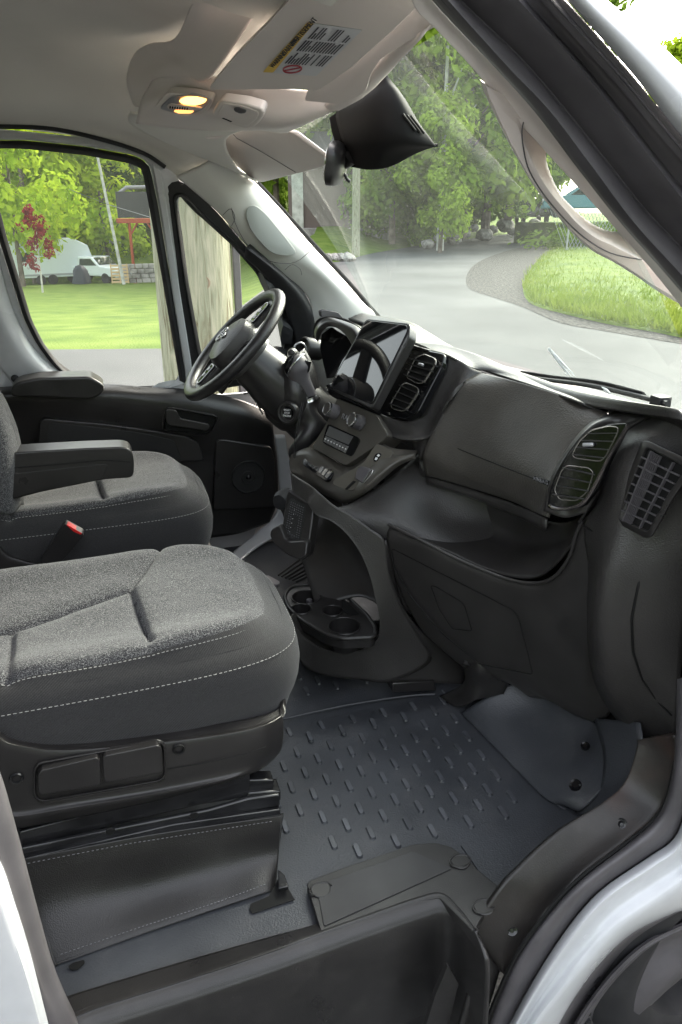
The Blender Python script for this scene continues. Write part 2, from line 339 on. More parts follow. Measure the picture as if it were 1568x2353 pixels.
# underside in front of it, where lamp and glasses holder sit
patch('console_underside', [
    [Y(350, 178, .085), Y(432, 176, -.01), Y(560, 186, -.08), Y(700, 210, -.13), Y(840, 190, -.2), Y(960, 30, -.50)],
    [Y(335, 206, .11), Y(410, 204, .03), Y(540, 225, -.05), Y(700, 232, -.12), Y(835, 214, -.19), Y(975, 45, -.50)],
    [Y(322, 240, .13), Y(380, 238, .06), Y(520, 272, -.02), Y(660, 290, -.08), Y(790, 240, -.16), Y(990, 58, -.50)],
    [Y(312, 284, .16), Y(390, 294, .14), Y(500, 302, .10), Y(600, 300, .05), Y(680, 296, .0), Y(850, 140, -.3)]],
    TRIMG, oc, thick=.006)
# panel going down from the console towards the driver visor
patch('header_lining', [
    [Y(300, 262, .19), Y(400, 275, .18), Y(500, 285, .16), Y(600, 292, .12)],
    [Y(306, 290, .30), Y(400, 310, .34), Y(470, 322, .36), Y(520, 320, .36)],
    [Y(420, 345, .55), Y(470, 365, .58), Y(510, 380, .60), Y(545, 390, .6)],
    [Y(500, 372, .74), Y(530, 385, .75), Y(560, 400, .76), Y(592, 420, .78)]], LINER, oc, thick=.006)
# lamp
lp = plane3(Y(372, 245, .055), Y(470, 262, .0), Y(492, 232, -.04))
def OL(pts, off=0., pl=None): return [ON(pl or lp, a, b, off) for a, b in pts]
up = lp[1] if lp[1].z > 0 else -lp[1]
bz = rnd([(352, 250), (385, 213), (445, 217), (492, 228), (482, 250), (462, 265), (420, 268)], 10)
plate('lamp_bezel', OL(bz, .004), up*.02, TRIMG, oc, bev=.003)
plate('lamp_housing', OL(rnd([(366, 250), (392, 222), (440, 219), (486, 230), (470, 250), (446, 262), (400, 260)], 8), .008), up*.01, SILV, oc, bev=.002)
LAMP = mat('warm lamp lens', (1, .6, .25), .3, .5, emis=((1, .42, .09), 1.0))
LAMP2 = mat('amber lamp lens', (1, .5, .2), .3, .5, emis=((1, .36, .09), .45))
plate('lamp_lens', OL(rnd([(410, 232), (425, 225), (450, 224), (476, 230), (468, 238), (448, 243), (420, 240)], 6), .0115), up*.004, LAMP, oc, bev=.001)
plate('lamp_lens', OL(rnd([(398, 256), (410, 255), (446, 257), (438, 261), (412, 261)], 4), .0115), up*.004, LAMP2, oc, bev=.001)
plate('lamp_switch', OL(rnd([(383, 244), (392, 239), (430, 243), (466, 248), (458, 254), (420, 253), (386, 250)], 4), .0105), up*.004, TRIMG, oc, bev=.001)
mb = MB()
for i in range(8): mb.prism(OL([(390+i*5.6, 244.5+i*.5), (393+i*5.6, 244.8+i*.5), (392.4+i*5.6, 249.8+i*.4), (389.4+i*5.6, 249.5+i*.4)], .0118), up*.002)
mb.make('microphone_slots', DARK, oc, smooth=False)
# sunglasses holder
gp = plane3(Y(486, 262, -.02), Y(560, 296, -.02), Y(600, 262, -.09))
gh = rnd([(485, 262), (505, 233), (560, 240), (604, 252), (607, 268), (590, 290), (568, 299), (520, 284)], 10)
plate('glasses_holder', OL(gh, .012, gp), up*.03, TRIMG, oc, bev=.005, seg=3)
plate('glasses_holder_lid', OL(rnd([(498, 262), (514, 238), (560, 245), (595, 258), (592, 272), (568, 291), (530, 282)], 8), .0145, gp), up*.004, TRIMG, oc, bev=.0012)
plate('holder_latch', OL(rnd([(536, 250), (545, 248), (566, 255), (565, 260), (553, 262), (540, 257)], 4), .0185, gp), up*.004, RUBG, oc, bev=.001)
plate('holder_slot', OL([(510, 272), (514, 271), (534, 279), (531, 281)], .0150, gp), up*.001, DARK, oc, bev=0)
# visor clip and small bits under the header
plate('header_slot', [Y(325, 258, .185) + V((0, 0, 0)), Y(334, 258, .185), Y(333, 261, .185), Y(324, 260, .185)], (0, .004, 0), DARK, oc, bev=0)
mb = MB(); mb.tube(RY((462, 306, .33), (478, 312, .33), (500, 312, .32), (520, 306, .31)), [.004, .008, .008, .004], 8); mb.make('visor_clip', TRIMG, oc)
# ---------------------------------------------------------------- sun visors
pv = group('sun_visor', van, 'grey passenger sun visor with a yellow and white warning label')
vp = plane3(Y(480, 205, -.10), Y(735, 208, -.26), Y(705, -60, -.50))
vo = rnd([(476, 207), (540, 130), (610, 60), (720, -60), (860, -60), (985, -8), (948, 28), (880, 92), (800, 162), (725, 212), (712, 205)], 14)
plate('visor_board', OL(vo, 0, vp), up*.018, TRIMG, pv, bev=.006, seg=3)
plate('warning_label', OL(rnd([(604, 166), (706, 52), (833, 69), (727, 175)], 5), .0015, vp), up*.001, LABEL, pv, bev=0)
plate('label_band', OL(rnd([(604, 166), (706, 52), (722, 54), (628, 167)], 3), .0024, vp), up*.0006, YELL, pv, bev=0)
def LQ(u, v):                                                   # label space: u along the band, v across
    a = V((604, 166)); b = V((706, 52)); c = V((727, 175)); d = V((833, 69))
    return a.lerp(b, u).lerp(c.lerp(d, u), v)
mb = MB(); rr = random.Random(3)
for blk, (u0, u1) in enumerate(((.20, .42), (.46, .67), (.71, .94))):
    v = .24
    while v < .93:
        hgt = .024 if v > .34 else .03; ue = u1 if rr.random() > .3 else u0+(u1-u0)*rr.uniform(.45, .9)
        p = [LQ(u0, v), LQ(ue, v), LQ(ue, v+hgt), LQ(u0, v+hgt)]
        if rr.random() > .08: mb.prism(OL([tuple(k) for k in p], .0026, vp), up*.0005)
        v += .052
mb.make('label_print', TEXTD, pv, smooth=False)
ey = (ON(vp, 706, 52)-ON(vp, 727+106, 69)); ex = ON(vp, 706, 52)-ON(vp, 604, 166)
for u, s in ((.27, 'WARNING'), (.53, 'WARNING'), (.83, 'AVERTISSEMENT')):
    c = ON(vp, *LQ(u, .07), .003); text('label_heading', s, .0125, c, ex, ey, TEXTD, pv)
mb = MB(); cc = [ON(vp, *LQ(.10+.075*cos(t), .47+.16*sin(t)*1.0), .0030) for t in [2*pi*k/28 for k in range(28)]]
mb.tube(cc, .0013, 6, closed=True); mb.tube([cc[4], cc[18]], .0011, 6); mb.make('prohibition_ring', mat('print red', (.35, .05, .06), .5), pv)
plate('visor_header_edge', OL(rnd([(960, -60), (1006, 48), (1000, 62), (930, 100), (872, 138), (852, 172), (840, 212), (790, 240), (700, 232), (712, 190), (800, 140), (880, 76), (940, 20)], 6), -.025, vp), up*.012, TRIMG, pv, bev=.003)
dv = group('sun_visor', van, 'grey driver sun visor folded down against the windshield, small white sticker at its corner')
dpl = plane3(Y(500, 330, .62), Y(590, 418, .76), Y(745, 370, .20))
plate('visor_board', OL(rnd([(497, 335), (520, 312), (560, 297), (640, 300), (672, 304), (700, 325), (749, 362), (747, 383), (600, 420), (585, 415), (520, 365), (502, 350)], 9), 0, dpl), (.012, 0, .006), TRIMG, dv, bev=.004, seg=3)
mb = MB(); mb.tube(OL([(530, 302), (545, 318), (600, 348), (650, 378), (680, 396)], .0006, dpl), .0010, 5); mb.make('visor_seam', RUBG, dv)
plate('visor_sticker', OL([(562, 405), (569, 402), (590, 412), (587, 418)], .0022, dpl), (.001, 0, 0), TEXTW, dv, bev=0)
# ---------------------------------------------------------------- windshield
def WS(x, y): pass
wsrows = []
for i in range(9):
    y = .86-i*1.72/8; b = (y/.86)**2
    base = W(1.24-.20*b, y, .80); top = W(.70-.20*b, y*.93, 1.56-.06*b)
    wsrows.append([base, base.lerp(top, .33)+V((.02, 0, .03)), base.lerp(top, .67)+V((.02, 0, .03)), top])
ws = group('windshield', van, 'dusty tinted windshield')
patch('windshield_glass', wsrows, WSG, ws, n=4)
# ceramic frit at the far pillar, as a black strip on the glass
mb = MB(); a = resamp(RY((585, 418, .80), (700, 545, .83), (800, 655, .85), (862, 725, .855)), 10); b = resamp(RY((596, 416, .80), (712, 543, .83), (810, 650, .85), (876, 727, .855)), 10)
mb.grid([a, b]); mb.make('windshield_seal', RUB, ws, thick=.02)
# dried splashes on the outside of the glass
SPL = mat('dried white splash', (.75, .78, .78), .8)
def splash(q, n, seed, x):
    r = random.Random(seed); mb = MB(); a, b = V(q[0]), V(q[1])
    for i in range(n):
        s = a+V((r.uniform(-3, 3), r.uniform(-1, 3))); e = a.lerp(b, r.uniform(.4, 1))+V((r.uniform(-7, 7), r.uniform(-5, 5)))
        mb.tube([X(*s, x), X(*s.lerp(e, .5), x), X(*e, x)], [.0008, .0028, .0006], 5)
    mb.make('splash_mark', SPL, ws)
splash([(1262, 800), (1318, 872)], 9, 1, 1.16); splash([(1386, 890), (1412, 912)], 6, 2, 1.10)
# cowl and wiper
wp = group('wiper', van, 'black windshield wiper resting at the base of the glass')
mb = MB(); mb.tube(crv([X(*p) for p in ((1165, 862, 1.20), (1250, 872, 1.18), (1350, 885, 1.15), (1440, 904, 1.11), (1535, 928, 1.06))], 4), .006, 8); mb.make('wiper_arm', RUB, wp)
mb = MB(); mb.tube(crv([X(*p) for p in ((1200, 856, 1.21), (1280, 868, 1.19), (1380, 880, 1.15), (1480, 905, 1.10))], 4), [(.004, .009)]*13, 8); mb.box(X(1518, 922, 1.07), (.03, .03, .022)); mb.make('wiper_blade', RUB, wp, bev=.002)
patch('cowl', [[W(1.05, -.88, .80), W(1.12, -.5, .79), W(1.16, 0, .785), W(1.12, .5, .79), W(1.05, .88, .80)], [W(1.24, -.9, .72), W(1.34, -.5, .74), W(1.38, 0, .75), W(1.34, .5, .74), W(1.24, .9, .72)]], RUB, van, thick=.01)
# ---------------------------------------------------------------- sensor housing and mirror
sh = group('sensor_housing', van, 'black plastic camera and sensor cover behind the glass')
patch('sensor_cover', [
    [Y(826, 165, .02), Y(840, 150, .0), Y(856, 142, -.03), Y(868, 136, -.05)],
    [Y(838, 205, .03), Y(860, 195, -.03), Y(878, 180, -.06), Y(890, 172, -.06)],
    [Y(790, 238, .08), Y(850, 222, -.05), Y(900, 205, -.09), Y(930, 225, -.08)],
    [Y(772, 262, .10), Y(850, 262, -.06), Y(918, 250, -.11), Y(962, 280, -.09)],
    [Y(782, 310, .10), Y(856, 318, -.06), Y(930, 320, -.11), Y(1002, 334, -.09)],
    [Y(800, 360, .09), Y(860, 368, -.03), Y(930, 350, -.07), Y(1000, 337, -.08)],
    [Y(806, 383, .09), Y(850, 390, .0), Y(900, 382, -.04), Y(960, 350, -.06)]], SENS, sh, thick=.006, n=6)
patch('sensor_cover_side', [[Y(757, 270, .12), Y(775, 258, .10), Y(800, 236, .07)], [Y(768, 320, .12), Y(788, 312, .10), Y(806, 300, .07)], [Y(795, 378, .11), Y(803, 383, .09), Y(815, 385, .07)]], SENS, sh, thick=.006)
mb = MB()
for i in range(3): mb.tube(RY((926+i*9, 262+i*2, -.117+i*.004), (955+i*10, 300+i*3, -.112+i*.004)), .003, 6)
mb.make('sensor_slots', DARK, sh)
mr = group('rear_view_mirror', van, 'black rear view mirror seen almost edge on')
mc = Y(773, 376, .10); mb = MB()
prof = [(0, .012), (.014, .012), (.024, .006), (.028, -.006), (.026, -.010), (0, -.010)]
mx, my, mz = V((.80, -.35, -.12)).normalized(), V((.3, .9, .1)).normalized(), V((0, 0, 1))
my = (my-mx*mx.dot(my)).normalized(); mz = mx.cross(my)
rows = []
for s, h in ((.90, -.016), (1., -.012), (1., .0), (.9, .014), (.6, .022), (.0, .025)):
    rows.append([mc+mx*h+(my*(.105*s*(abs(cos(t))**.6)*(1 if cos(t) > 0 else -1)))+(mz*(.050*s*(abs(sin(t))**.6)*(1 if sin(t) > 0 else -1))) for t in [2*pi*k/28 for k in range(28)]])
mb.grid(rows, True); mb.f.append(tuple(range(28))); mb.make('mirror_shell', DASHB, mr)
mb = MB(); f = [mc-mx*.0172+(my*(.094*(abs(cos(t))**.6)*(1 if cos(t) > 0 else -1)))+(mz*(.040*(abs(sin(t))**.6)*(1 if sin(t) > 0 else -1))) for t in [2*pi*k/28 for k in range(28)]]
mb.prism(f, mx*.001); mb.make('mirror_glass', mat('mirror', (.8, .8, .8), .03, .5, metal=1), mr)
mb = MB(); mb.tube([mc+mx*.02, Y(808, 362, .07)], [.012, .018], 10); mb.make('mirror_mount', DASHB, mr)
mb = MB(); mb.tube(crv(RY((786, 398, .09), (793, 402, .09), (798, 412, .09), (804, 417, .09)), 4), .004, 8); mb.make('mirror_cable', RUB, mr)
#================================================================== FAR (DRIVER) DOOR
dd = group('driver_door', van, 'driver door closed on the far side, white metal frame above a black panel')
gw = rnd([(-90, 352), (-30, 341), (60, 343), (200, 358), (298, 376), (326, 386), (345, 490), (372, 640), (398, 790), (416, 896), (240, 889), (172, 866), (140, 842), (104, 793), (74, 735), (56, 674), (18, 549), (0, 478), (-40, 420)], 14)
sw = rnd([(-115, 330), (-40, 322), (60, 322), (200, 337), (310, 357), (344, 376), (364, 470), (392, 640), (416, 790), (434, 900), (240, 905), (158, 870), (122, 842), (82, 788), (53, 728), (36, 674), (0, 560), (-22, 490), (-70, 440)], 16)
def fd(pts, o=0.): return [FD(a, b, o) for a, b in pts]
glass = mk('window_glass', fd(gw, -.012), [tuple(range(len(gw)))], SDG, dd, smooth=False)
ring('window_seal', fd(gw, .012), fd(sw, .012), RUB, dd, thick=.03, mids=(fd([tuple(V(a).lerp(V(b), .5)) for a, b in zip(gw, sw)], .022),))
ow = rnd([(-300, 300), (-100, 290), (0, 296), (200, 316), (340, 352), (405, 398), (418, 424), (408, 470), (424, 640), (440, 800), (450, 905), (330, 912), (240, 960), (-300, 960), (-300, 900), (-300, 800), (-300, 640), (-300, 500), (-300, 420)], 16)
ring('door_frame', fd(sw, .004), fd(ow, .0), WHITE, dd, thick=.02, n=140, mids=(fd([tuple(V(a).lerp(V(b), .25)) for a, b in zip(sw, ow)], .010),))
# curved inner return at the rear of the opening
patch('door_frame_return', [fd([(-10, 540), (10, 640), (40, 730), (80, 800), (130, 848), (165, 868)], .012), fd([(-60, 560), (-30, 650), (5, 740), (45, 810), (85, 850), (120, 872)], .045), fd([(-130, 580), (-90, 660), (-50, 750), (-10, 830), (20, 870), (40, 900)], .02)], WHITE, dd, n=6, thick=.004)
mb = MB(); mb.lathe(FD(35, 870, .04), (0, -1, 0), [(.0, .008), (.008, .008), (.012, .004), (.013, 0)], 16); mb.make('rubber_plug', RUB, dd)
mb = MB(); mb.tube(fd(smooth2([(-200, 286), (0, 291), (120, 296), (240, 322), (330, 352), (380, 384)]), .012), .006, 8); mb.make('door_opening_seal', RUB, dd)
# quarter window
tg = rnd([(405, 452), (424, 452), (484, 517), (564, 589), (619, 650), (660, 760), (640, 850), (470, 830), (461, 799), (427, 609)], 10)
ts = rnd([(372, 440), (404, 410), (443, 432), (504, 492), (556, 555), (620, 620), (712, 690), (716, 860), (440, 905), (430, 860), (410, 700)], 20)
mk('quarter_glass', fd(tg, -.012), [tuple(range(len(tg)))], SDG, dd, smooth=False)
ring('quarter_window_seal', fd(tg, .008), fd(ts, .006), RUB, dd, thick=.03, mids=(fd([tuple(V(a).lerp(V(b), .2)) for a, b in zip(tg, ts)], .016), fd([tuple(V(a).lerp(V(b), .28)) for a, b in zip(tg, ts)], .006)))
plate('division_bar', fd([(350, 372), (372, 395), (388, 500), (416, 680), (440, 830), (448, 905), (432, 905), (424, 840), (396, 670), (372, 500)], .018), (0, .015, 0), WHITE, dd, bev=.004)
# black corner between quarter window and dash (mirror sail and pillar foot)
patch('door_sail', [fd([(560, 590), (612, 640), (650, 700), (680, 790), (690, 880)], .03), fd([(566, 570), (640, 628), (690, 685), (715, 740), (722, 860)], .05), fd([(575, 560), (655, 630), (700, 672), (722, 730), (728, 800)], .02)], RUB, dd, thick=.01)
# trim panel
patch('door_panel', [
    [Y(-120, 900, .85), Y(20, 888, .85), Y(230, 881, .85), Y(330, 889, .85), Y(420, 893, .85), Y(500, 906, .85), Y(563, 922, .85), Y(624, 950, .85)],
    [Y(-120, 925, .80), Y(24, 908, .80), Y(230, 906, .80), Y(330, 914, .805), Y(420, 925, .805), Y(500, 942, .805), Y(563, 956, .805), Y(628, 982, .82)],
    [Y(-120, 970, .815), Y(40, 960, .815), Y(230, 965, .81), Y(340, 978, .81), Y(420, 990, .81), Y(500, 1004, .81), Y(563, 1008, .81), Y(632, 1018, .83)],
    [Y(-120, 1060, .83), Y(60, 1050, .83), Y(250, 1040, .83), Y(360, 1040, .83), Y(430, 1050, .83), Y(490, 1060, .83), Y(563, 1060, .83), Y(638, 1070, .84)],
    [Y(-120, 1160, .83), Y(60, 1150, .83), Y(250, 1150, .83), Y(360, 1150, .83), Y(430, 1152, .83), Y(490, 1155, .83), Y(563, 1150, .83), Y(638, 1150, .84)],
    [Y(-120, 1260, .83), Y(60, 1260, .83), Y(250, 1262, .83), Y(360, 1260, .83), Y(420, 1252, .83), Y(480, 1237, .83), Y(549, 1226, .83), Y(620, 1200, .84)]], DASHB, dd, thick=.02, n=6)
mb = MB()
mb.tube(fd(smooth2([(240, 905), (330, 912), (420, 925), (500, 940), (624, 972)]), .068), .0012, 5); mb.make('panel_seam', DARK, dd)
mb = MB(); q = rnd([(26, 912), (24, 893), (40, 878), (88, 868), (207, 865), (240, 884), (238, 903), (215, 917), (158, 915)], 12)
plate('armrest_pad', [Y(a, b, .72) for a, b in q], (0, .11, 0), DASHB, dd, bev=.014, seg=4)
# storage pocket edge and hollow
plate('door_pocket', [Y(a, b, .795) for a, b in rnd([(84, 1060), (92, 968), (104, 961), (242, 974), (330, 986), (430, 1003), (460, 1020), (470, 1060)], 10)], (0, .02, 0), DASHB, dd, bev=.004, seg=3)
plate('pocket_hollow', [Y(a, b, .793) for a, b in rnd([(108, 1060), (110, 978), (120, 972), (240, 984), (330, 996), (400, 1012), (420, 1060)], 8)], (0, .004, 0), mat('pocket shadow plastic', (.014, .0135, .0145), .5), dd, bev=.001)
hp = rnd([(374, 990), (380, 938), (390, 934), (494, 952), (503, 960), (488, 992), (470, 1001), (430, 999)], 9)
ring('handle_bezel', [Y(*p, .80) for p in rnd([(380, 985), (385, 943), (392, 940), (490, 957), (497, 963), (484, 988), (468, 995), (430, 993)], 6)], [Y(*p, .795) for p in hp], DASHB, dd, thick=.015, mids=([Y(*p, .785) for p in rnd([(377, 988), (382, 940), (391, 937), (492, 955), (500, 961), (486, 990), (469, 998), (430, 996)], 7)],))
plate('handle_cavity', [Y(*p, .797) for p in hp], (0, .002, 0), DARK, dd, bev=0)
plate('door_handle', [Y(*p, .775) for p in rnd([(381, 945), (386, 941), (406, 943), (414, 962), (480, 975), (484, 982), (476, 990), (392, 978), (382, 970)], 6)], (0, .018, 0), DASHB, dd, bev=.005, seg=3)
# speaker
plate('speaker_panel', [Y(*p, .800) for p in rnd([(497, 1013), (512, 1010), (625, 1028), (632, 1060), (634, 1165), (490, 1172)], 8)], (0, .03, 0), DASHB, dd, bev=.003)
MESH = mat('speaker mesh', (.012, .012, .012), .5, .5, bump=('grain', 500, 1, .003))
sp = Y(571, 1096, .797); mb = MB(); mb.lathe(sp, (0, -1, 0), [(.0, .001), (.022, .001), (.024, .004), (.026, .001), (.058, .002), (.062, .006), (.066, .001)], 40); mb.make('speaker_grille', MESH, dd)
mb = MB(); mb.lathe(sp+V((0, -.002, .0)), (0, -1, 0), [(0, .009), (.006, .007), (.010, .001)], 16); mb.make('speaker_tweeter', GLOSS, dd)
# ---------------------------------------------------------------- far pillar
fp = group('pillar_trim', van, 'pale plastic trim on the far windshield pillar')
patch('pillar_cover', [
    [Y(408, 408, .73), Y(455, 448, .75), Y(508, 495, .77), Y(560, 556, .79), Y(614, 608, .81), Y(663, 640, .83), Y(700, 672, .84), Y(716, 712, .845), Y(716, 790, .85), Y(716, 850, .85)],
    [Y(455, 385, .71), Y(500, 435, .73), Y(543, 488, .75), Y(590, 545, .765), Y(640, 590, .785), Y(700, 625, .80), Y(738, 665, .81), Y(760, 720, .82), Y(770, 780, .83), Y(760, 850, .83)],
    [Y(498, 362, .72), Y(540, 412, .74), Y(590, 470, .755), Y(640, 530, .765), Y(695, 585, .78), Y(745, 630, .79), Y(785, 675, .80), Y(815, 730, .815), Y(820, 780, .82), Y(810, 850, .82)],
    [Y(520, 355, .76), Y(590, 422, .78), Y(648, 484, .80), Y(700, 545, .81), Y(750, 600, .82), Y(798, 652, .835), Y(835, 695, .84), Y(866, 728, .85), Y(880, 790, .85), Y(870, 850, .85)]], PILL, fp, n=6, thick=.012)
bd = smooth2([(566, 500), (568, 480), (585, 472), (610, 490), (640, 525), (668, 560), (680, 580), (660, 588), (625, 580), (595, 552), (575, 525)], 4)
def pil(px, py, o=0.):                                          # on the pillar face
    t = max(0, min(1, (px-408)/(860-408))); return Y(px, py, .725+.085*t-o)
mk('airbag_panel', [pil(a, b, .012) for a, b in bd], [tuple(range(len(bd)))], mat('soft grey inlay', (.36, .375, .36), .6, .3), fp, thick=.004, bev=.002)
mb = MB()
for L_ in ([(528, 440), (540, 510), (575, 570), (620, 600), (680, 602), (728, 560)], [(512, 495), (530, 480), (540, 500), (532, 520)], [(655, 620), (672, 608), (690, 618), (694, 632)]):
    mb.tube([pil(a, b, .001) for a, b in smooth2(L_)], .0011, 5)
mb.make('trim_seams', RUBG, fp)
plate('defrost_vent', [pil(a, b, .02) for a, b in rnd([(737, 716), (745, 712), (778, 718), (790, 732), (740, 730)], 4)], (0, .03, 0), RUBG, fp, bev=.003)
#================================================================== NEAR PILLAR, DOOR SEALS, BODY EDGE
npl = group('pillar_trim', van, 'light grey trim with a curved grab handle on the near windshield pillar')
c2 = lambda a, b: (746.7+a*.5238, b*.5238)
def L2(p, yv): return [Y(*c2(*q), yv) for q in p]
rail = [(400, -90), (470, 60), (700, 330), (918, 560), (1130, 800), (1320, 1030), (1500, 1210), (1660, 1400)]
patch('pillar_cover', [
    [Y(*c2(330, -120), -.70), Y(*c2(400, 40), -.70), Y(*c2(480, 120), -.72), Y(*c2(640, 290), -.76), Y(*c2(800, 480), -.78), Y(*c2(1000, 700), -.80), Y(*c2(1210, 930), -.82), Y(*c2(1440, 1190), -.84), Y(*c2(1620, 1420), -.85)],
    [Y(*c2(380, -120), -.72), Y(*c2(450, 20), -.72), Y(*c2(540, 120), -.74), Y(*c2(700, 300), -.78), Y(*c2(860, 470), -.80), Y(*c2(1060, 710), -.82), Y(*c2(1260, 960), -.84), Y(*c2(1470, 1200), -.86), Y(*c2(1640, 1400), -.87)],
    [Y(*c2(420, -120), -.76), Y(*c2(470, 0), -.76), Y(*c2(560, 105), -.78), Y(*c2(740, 290), -.82), Y(*c2(920, 490), -.84), Y(*c2(1110, 740), -.86), Y(*c2(1300, 980), -.88), Y(*c2(1500, 1206), -.89), Y(*c2(1660, 1400), -.90)]], TRIMG, npl, n=6, thick=.02)
# wide trim and grab handle sweeping along the pillar: a ring with an open slot
po = [(1102, 182), (1110, 205), (1128, 245), (1150, 290), (1170, 330), (1195, 375), (1222, 420), (1260, 470), (1310, 530), (1360, 575), (1410, 602), (1470, 640), (1510, 668), (1568, 700), (1568, 680), (1500, 600), (1440, 540), (1360, 440), (1300, 370), (1235, 285), (1180, 225)]
pi_ = [(1256, 340), (1255, 352), (1256, 368), (1262, 390), (1272, 415), (1285, 440), (1300, 460), (1320, 480), (1345, 503), (1372, 520), (1398, 530), (1415, 532), (1424, 530), (1420, 525), (1402, 503), (1375, 470), (1345, 435), (1315, 398), (1290, 368), (1270, 348), (1260, 338)]
def loop3(pts, yv): return [Y(a, b, yv) for a, b in smooth2(pts+[pts[0]], 4)[:-1]]
md = [tuple(V(a).lerp(V(b), .45)) for a, b in zip(pi_, po)]; md2 = [tuple(V(a).lerp(V(b), .1)) for a, b in zip(pi_, po)]; md3 = [tuple(V(a).lerp(V(b), .9)) for a, b in zip(pi_, po)]
mb = MB(); n = len(loop3(po, 0))
mb.grid([loop3(pi_, -.70), loop3(pi_, -.74), loop3(md2, -.765), loop3(md, -.79), loop3(md3, -.785), loop3(po, -.76), loop3(po, -.70)], True)
mb.make('grab_handle', TRIMG, npl)
mb = MB()
for L_, yy in (([(1228, 258), (1208, 272), (1200, 300), (1204, 345), (1218, 395), (1260, 460), (1330, 535), (1400, 580), (1475, 597)], -.7905),):
    mb.tube([Y(a, b, yy) for a, b in smooth2(L_)], .0010, 5)
mb.make('trim_seams', RUBG, npl)
# door aperture: seals and painted flange, swept along the pillar
bands = [  # out-of-crop tracing, y, material index
    ([(430, -90), (470, 0), (740, 290), (920, 490), (1110, 740), (1300, 980), (1500, 1206), (1700, 1440)], -.895),
    ([(470, -90), (540, 0), (800, 290), (990, 490), (1180, 740), (1360, 980), (1568, 1210), (1740, 1420)], -.925),
    ([(510, -90), (580, 0), (850, 260), (1040, 480), (1240, 730), (1400, 930), (1568, 1110), (1760, 1330)], -.915),
    ([(520, -90), (600, 0), (870, 260), (1060, 480), (1260, 730), (1420, 930), (1590, 1110), (1780, 1330)], -.905),
    ([(620, -90), (710, 0), (960, 250), (1150, 470), (1330, 700), (1490, 890), (1640, 1060), (1820, 1270)], -.935),
    ([(780, -90), (850, 0), (1060, 230), (1240, 450), (1420, 680), (1568, 870), (1690, 1010), (1850, 1200)], -.965),
    ([(800, -90), (880, 0), (1080, 220), (1260, 430), (1440, 660), (1590, 850), (1710, 1000), (1870, 1190)], -.945),
    ([(900, -90), (970, 0), (1160, 200), (1310, 380), (1490, 590), (1620, 760), (1740, 910), (1890, 1090)], -.955),
    ([(925, -90), (990, 0), (1180, 210), (1330, 375), (1500, 580), (1640, 745), (1760, 900), (1900, 1080)], -.985),
    ([(965, -90), (1025, 0), (1220, 220), (1350, 370), (1510, 570), (1650, 730), (1770, 880), (1910, 1060)], -.975),
    ([(1000, -90), (1060, 0), (1260, 225), (1380, 365), (1520, 550), (1660, 715), (1780, 860), (1920, 1040)], -.965)]
rows = [[Y(*c2(*q), yv) for q in L_] for L_, yv in bands]
patch('door_seal', rows, RUBG, npl, n=5, cu=3, thick=.01)
wr = [([(1002, -90), (1065, 0), (1264, 225), (1384, 365), (1524, 550), (1664, 715), (1784, 860), (1924, 1040)], -.985), ([(1040, -90), (1100, 0), (1290, 200), (1420, 350), (1560, 520), (1700, 680), (1820, 820), (1950, 990)], -1.005),
      ([(1100, -90), (1160, 0), (1350, 180), (1480, 310), (1620, 460), (1760, 620), (1880, 760), (2000, 920)], -1.01), ([(1160, -90), (1220, 0), (1400, 150), (1520, 260), (1660, 400), (1800, 550), (1930, 700), (2040, 850)], -.99),
      ([(1180, -90), (1240, 0), (1420, 150), (1540, 260), (1680, 400), (1820, 550), (1950, 700), (2060, 850)], -.94)]
patch('pillar_skin', [[Y(*c2(*q), yv) for q in L_] for L_, yv in wr], WHITE, npl, n=5, thick=.01)
#================================================================== FLOOR
fl = group('cab_floor', van, 'blue black moulded floor covering')
mb = MB()
nx, ny = 60, 60
def fz(x, y):
    z = 0.
    z += .012*math.exp(-((x-.74)/.03)**2)*0
    if y > -.23: z += .012*min(1, (y+.23)/.01)
    band = math.exp(-((y+.33-(x-.4)*-.0)/.03)**2)
    z += .010*band
    return z
rows = [[W(-.6+1.50*i/nx, -.85+1.70*j/ny, fz(-.6+1.50*i/nx, -.85+1.70*j/ny)) for j in range(ny+1)] for i in range(nx+1)]
mb.grid(rows)
# raised studs in staggered rows, moulded into the mat
for i in range(8):
    for j in range(23):
        x = .265+.086*i+(.0 if j % 2 else .043); y = -.71+.037*j
        if x > .80 or (y > -.30 and y < -.19) or y > .12 or (x < .33 and y < -.62): continue
        c = W(x, y, fz(x, y)); L_, w_ = .0205, .0072
        o1 = [c+V((w_*cos(t), (L_-w_)*(1 if sin(t) > 0 else -1)+w_*sin(t), 0)) for t in [2*pi*(k+.5)/16 for k in range(16)]]
        o2 = [c+V(((p-c).x*.70, (p-c).y*.88, .0050)) for p in o1]
        k = len(mb.v); mb.grid([o1, o2], True); mb.f.append(tuple(k+16+q for q in range(16)))
nf_ = nx*ny
fm_ = mb.make('floor_mat', [FLOOR, mat('worn stud vinyl', dust=.12, col=(.075, .079, .090), rough=.36, spec=.5, var=(14, 8, mottled((.075, .079, .090), .35), .08))], fl)
for p in fm_.data.polygons: p.material_index = 1 if p.area < .0004 and len(p.vertices) > 4 else 0
# seam between the mat halves
mb = MB(); mb.tube([Z(a, b, .012) for a, b in smooth2([(590, 1668), (660, 1650), (800, 1620), (930, 1600), (1000, 1595)])], .003, 6); mb.make('mat_edge', FLOOR, fl)
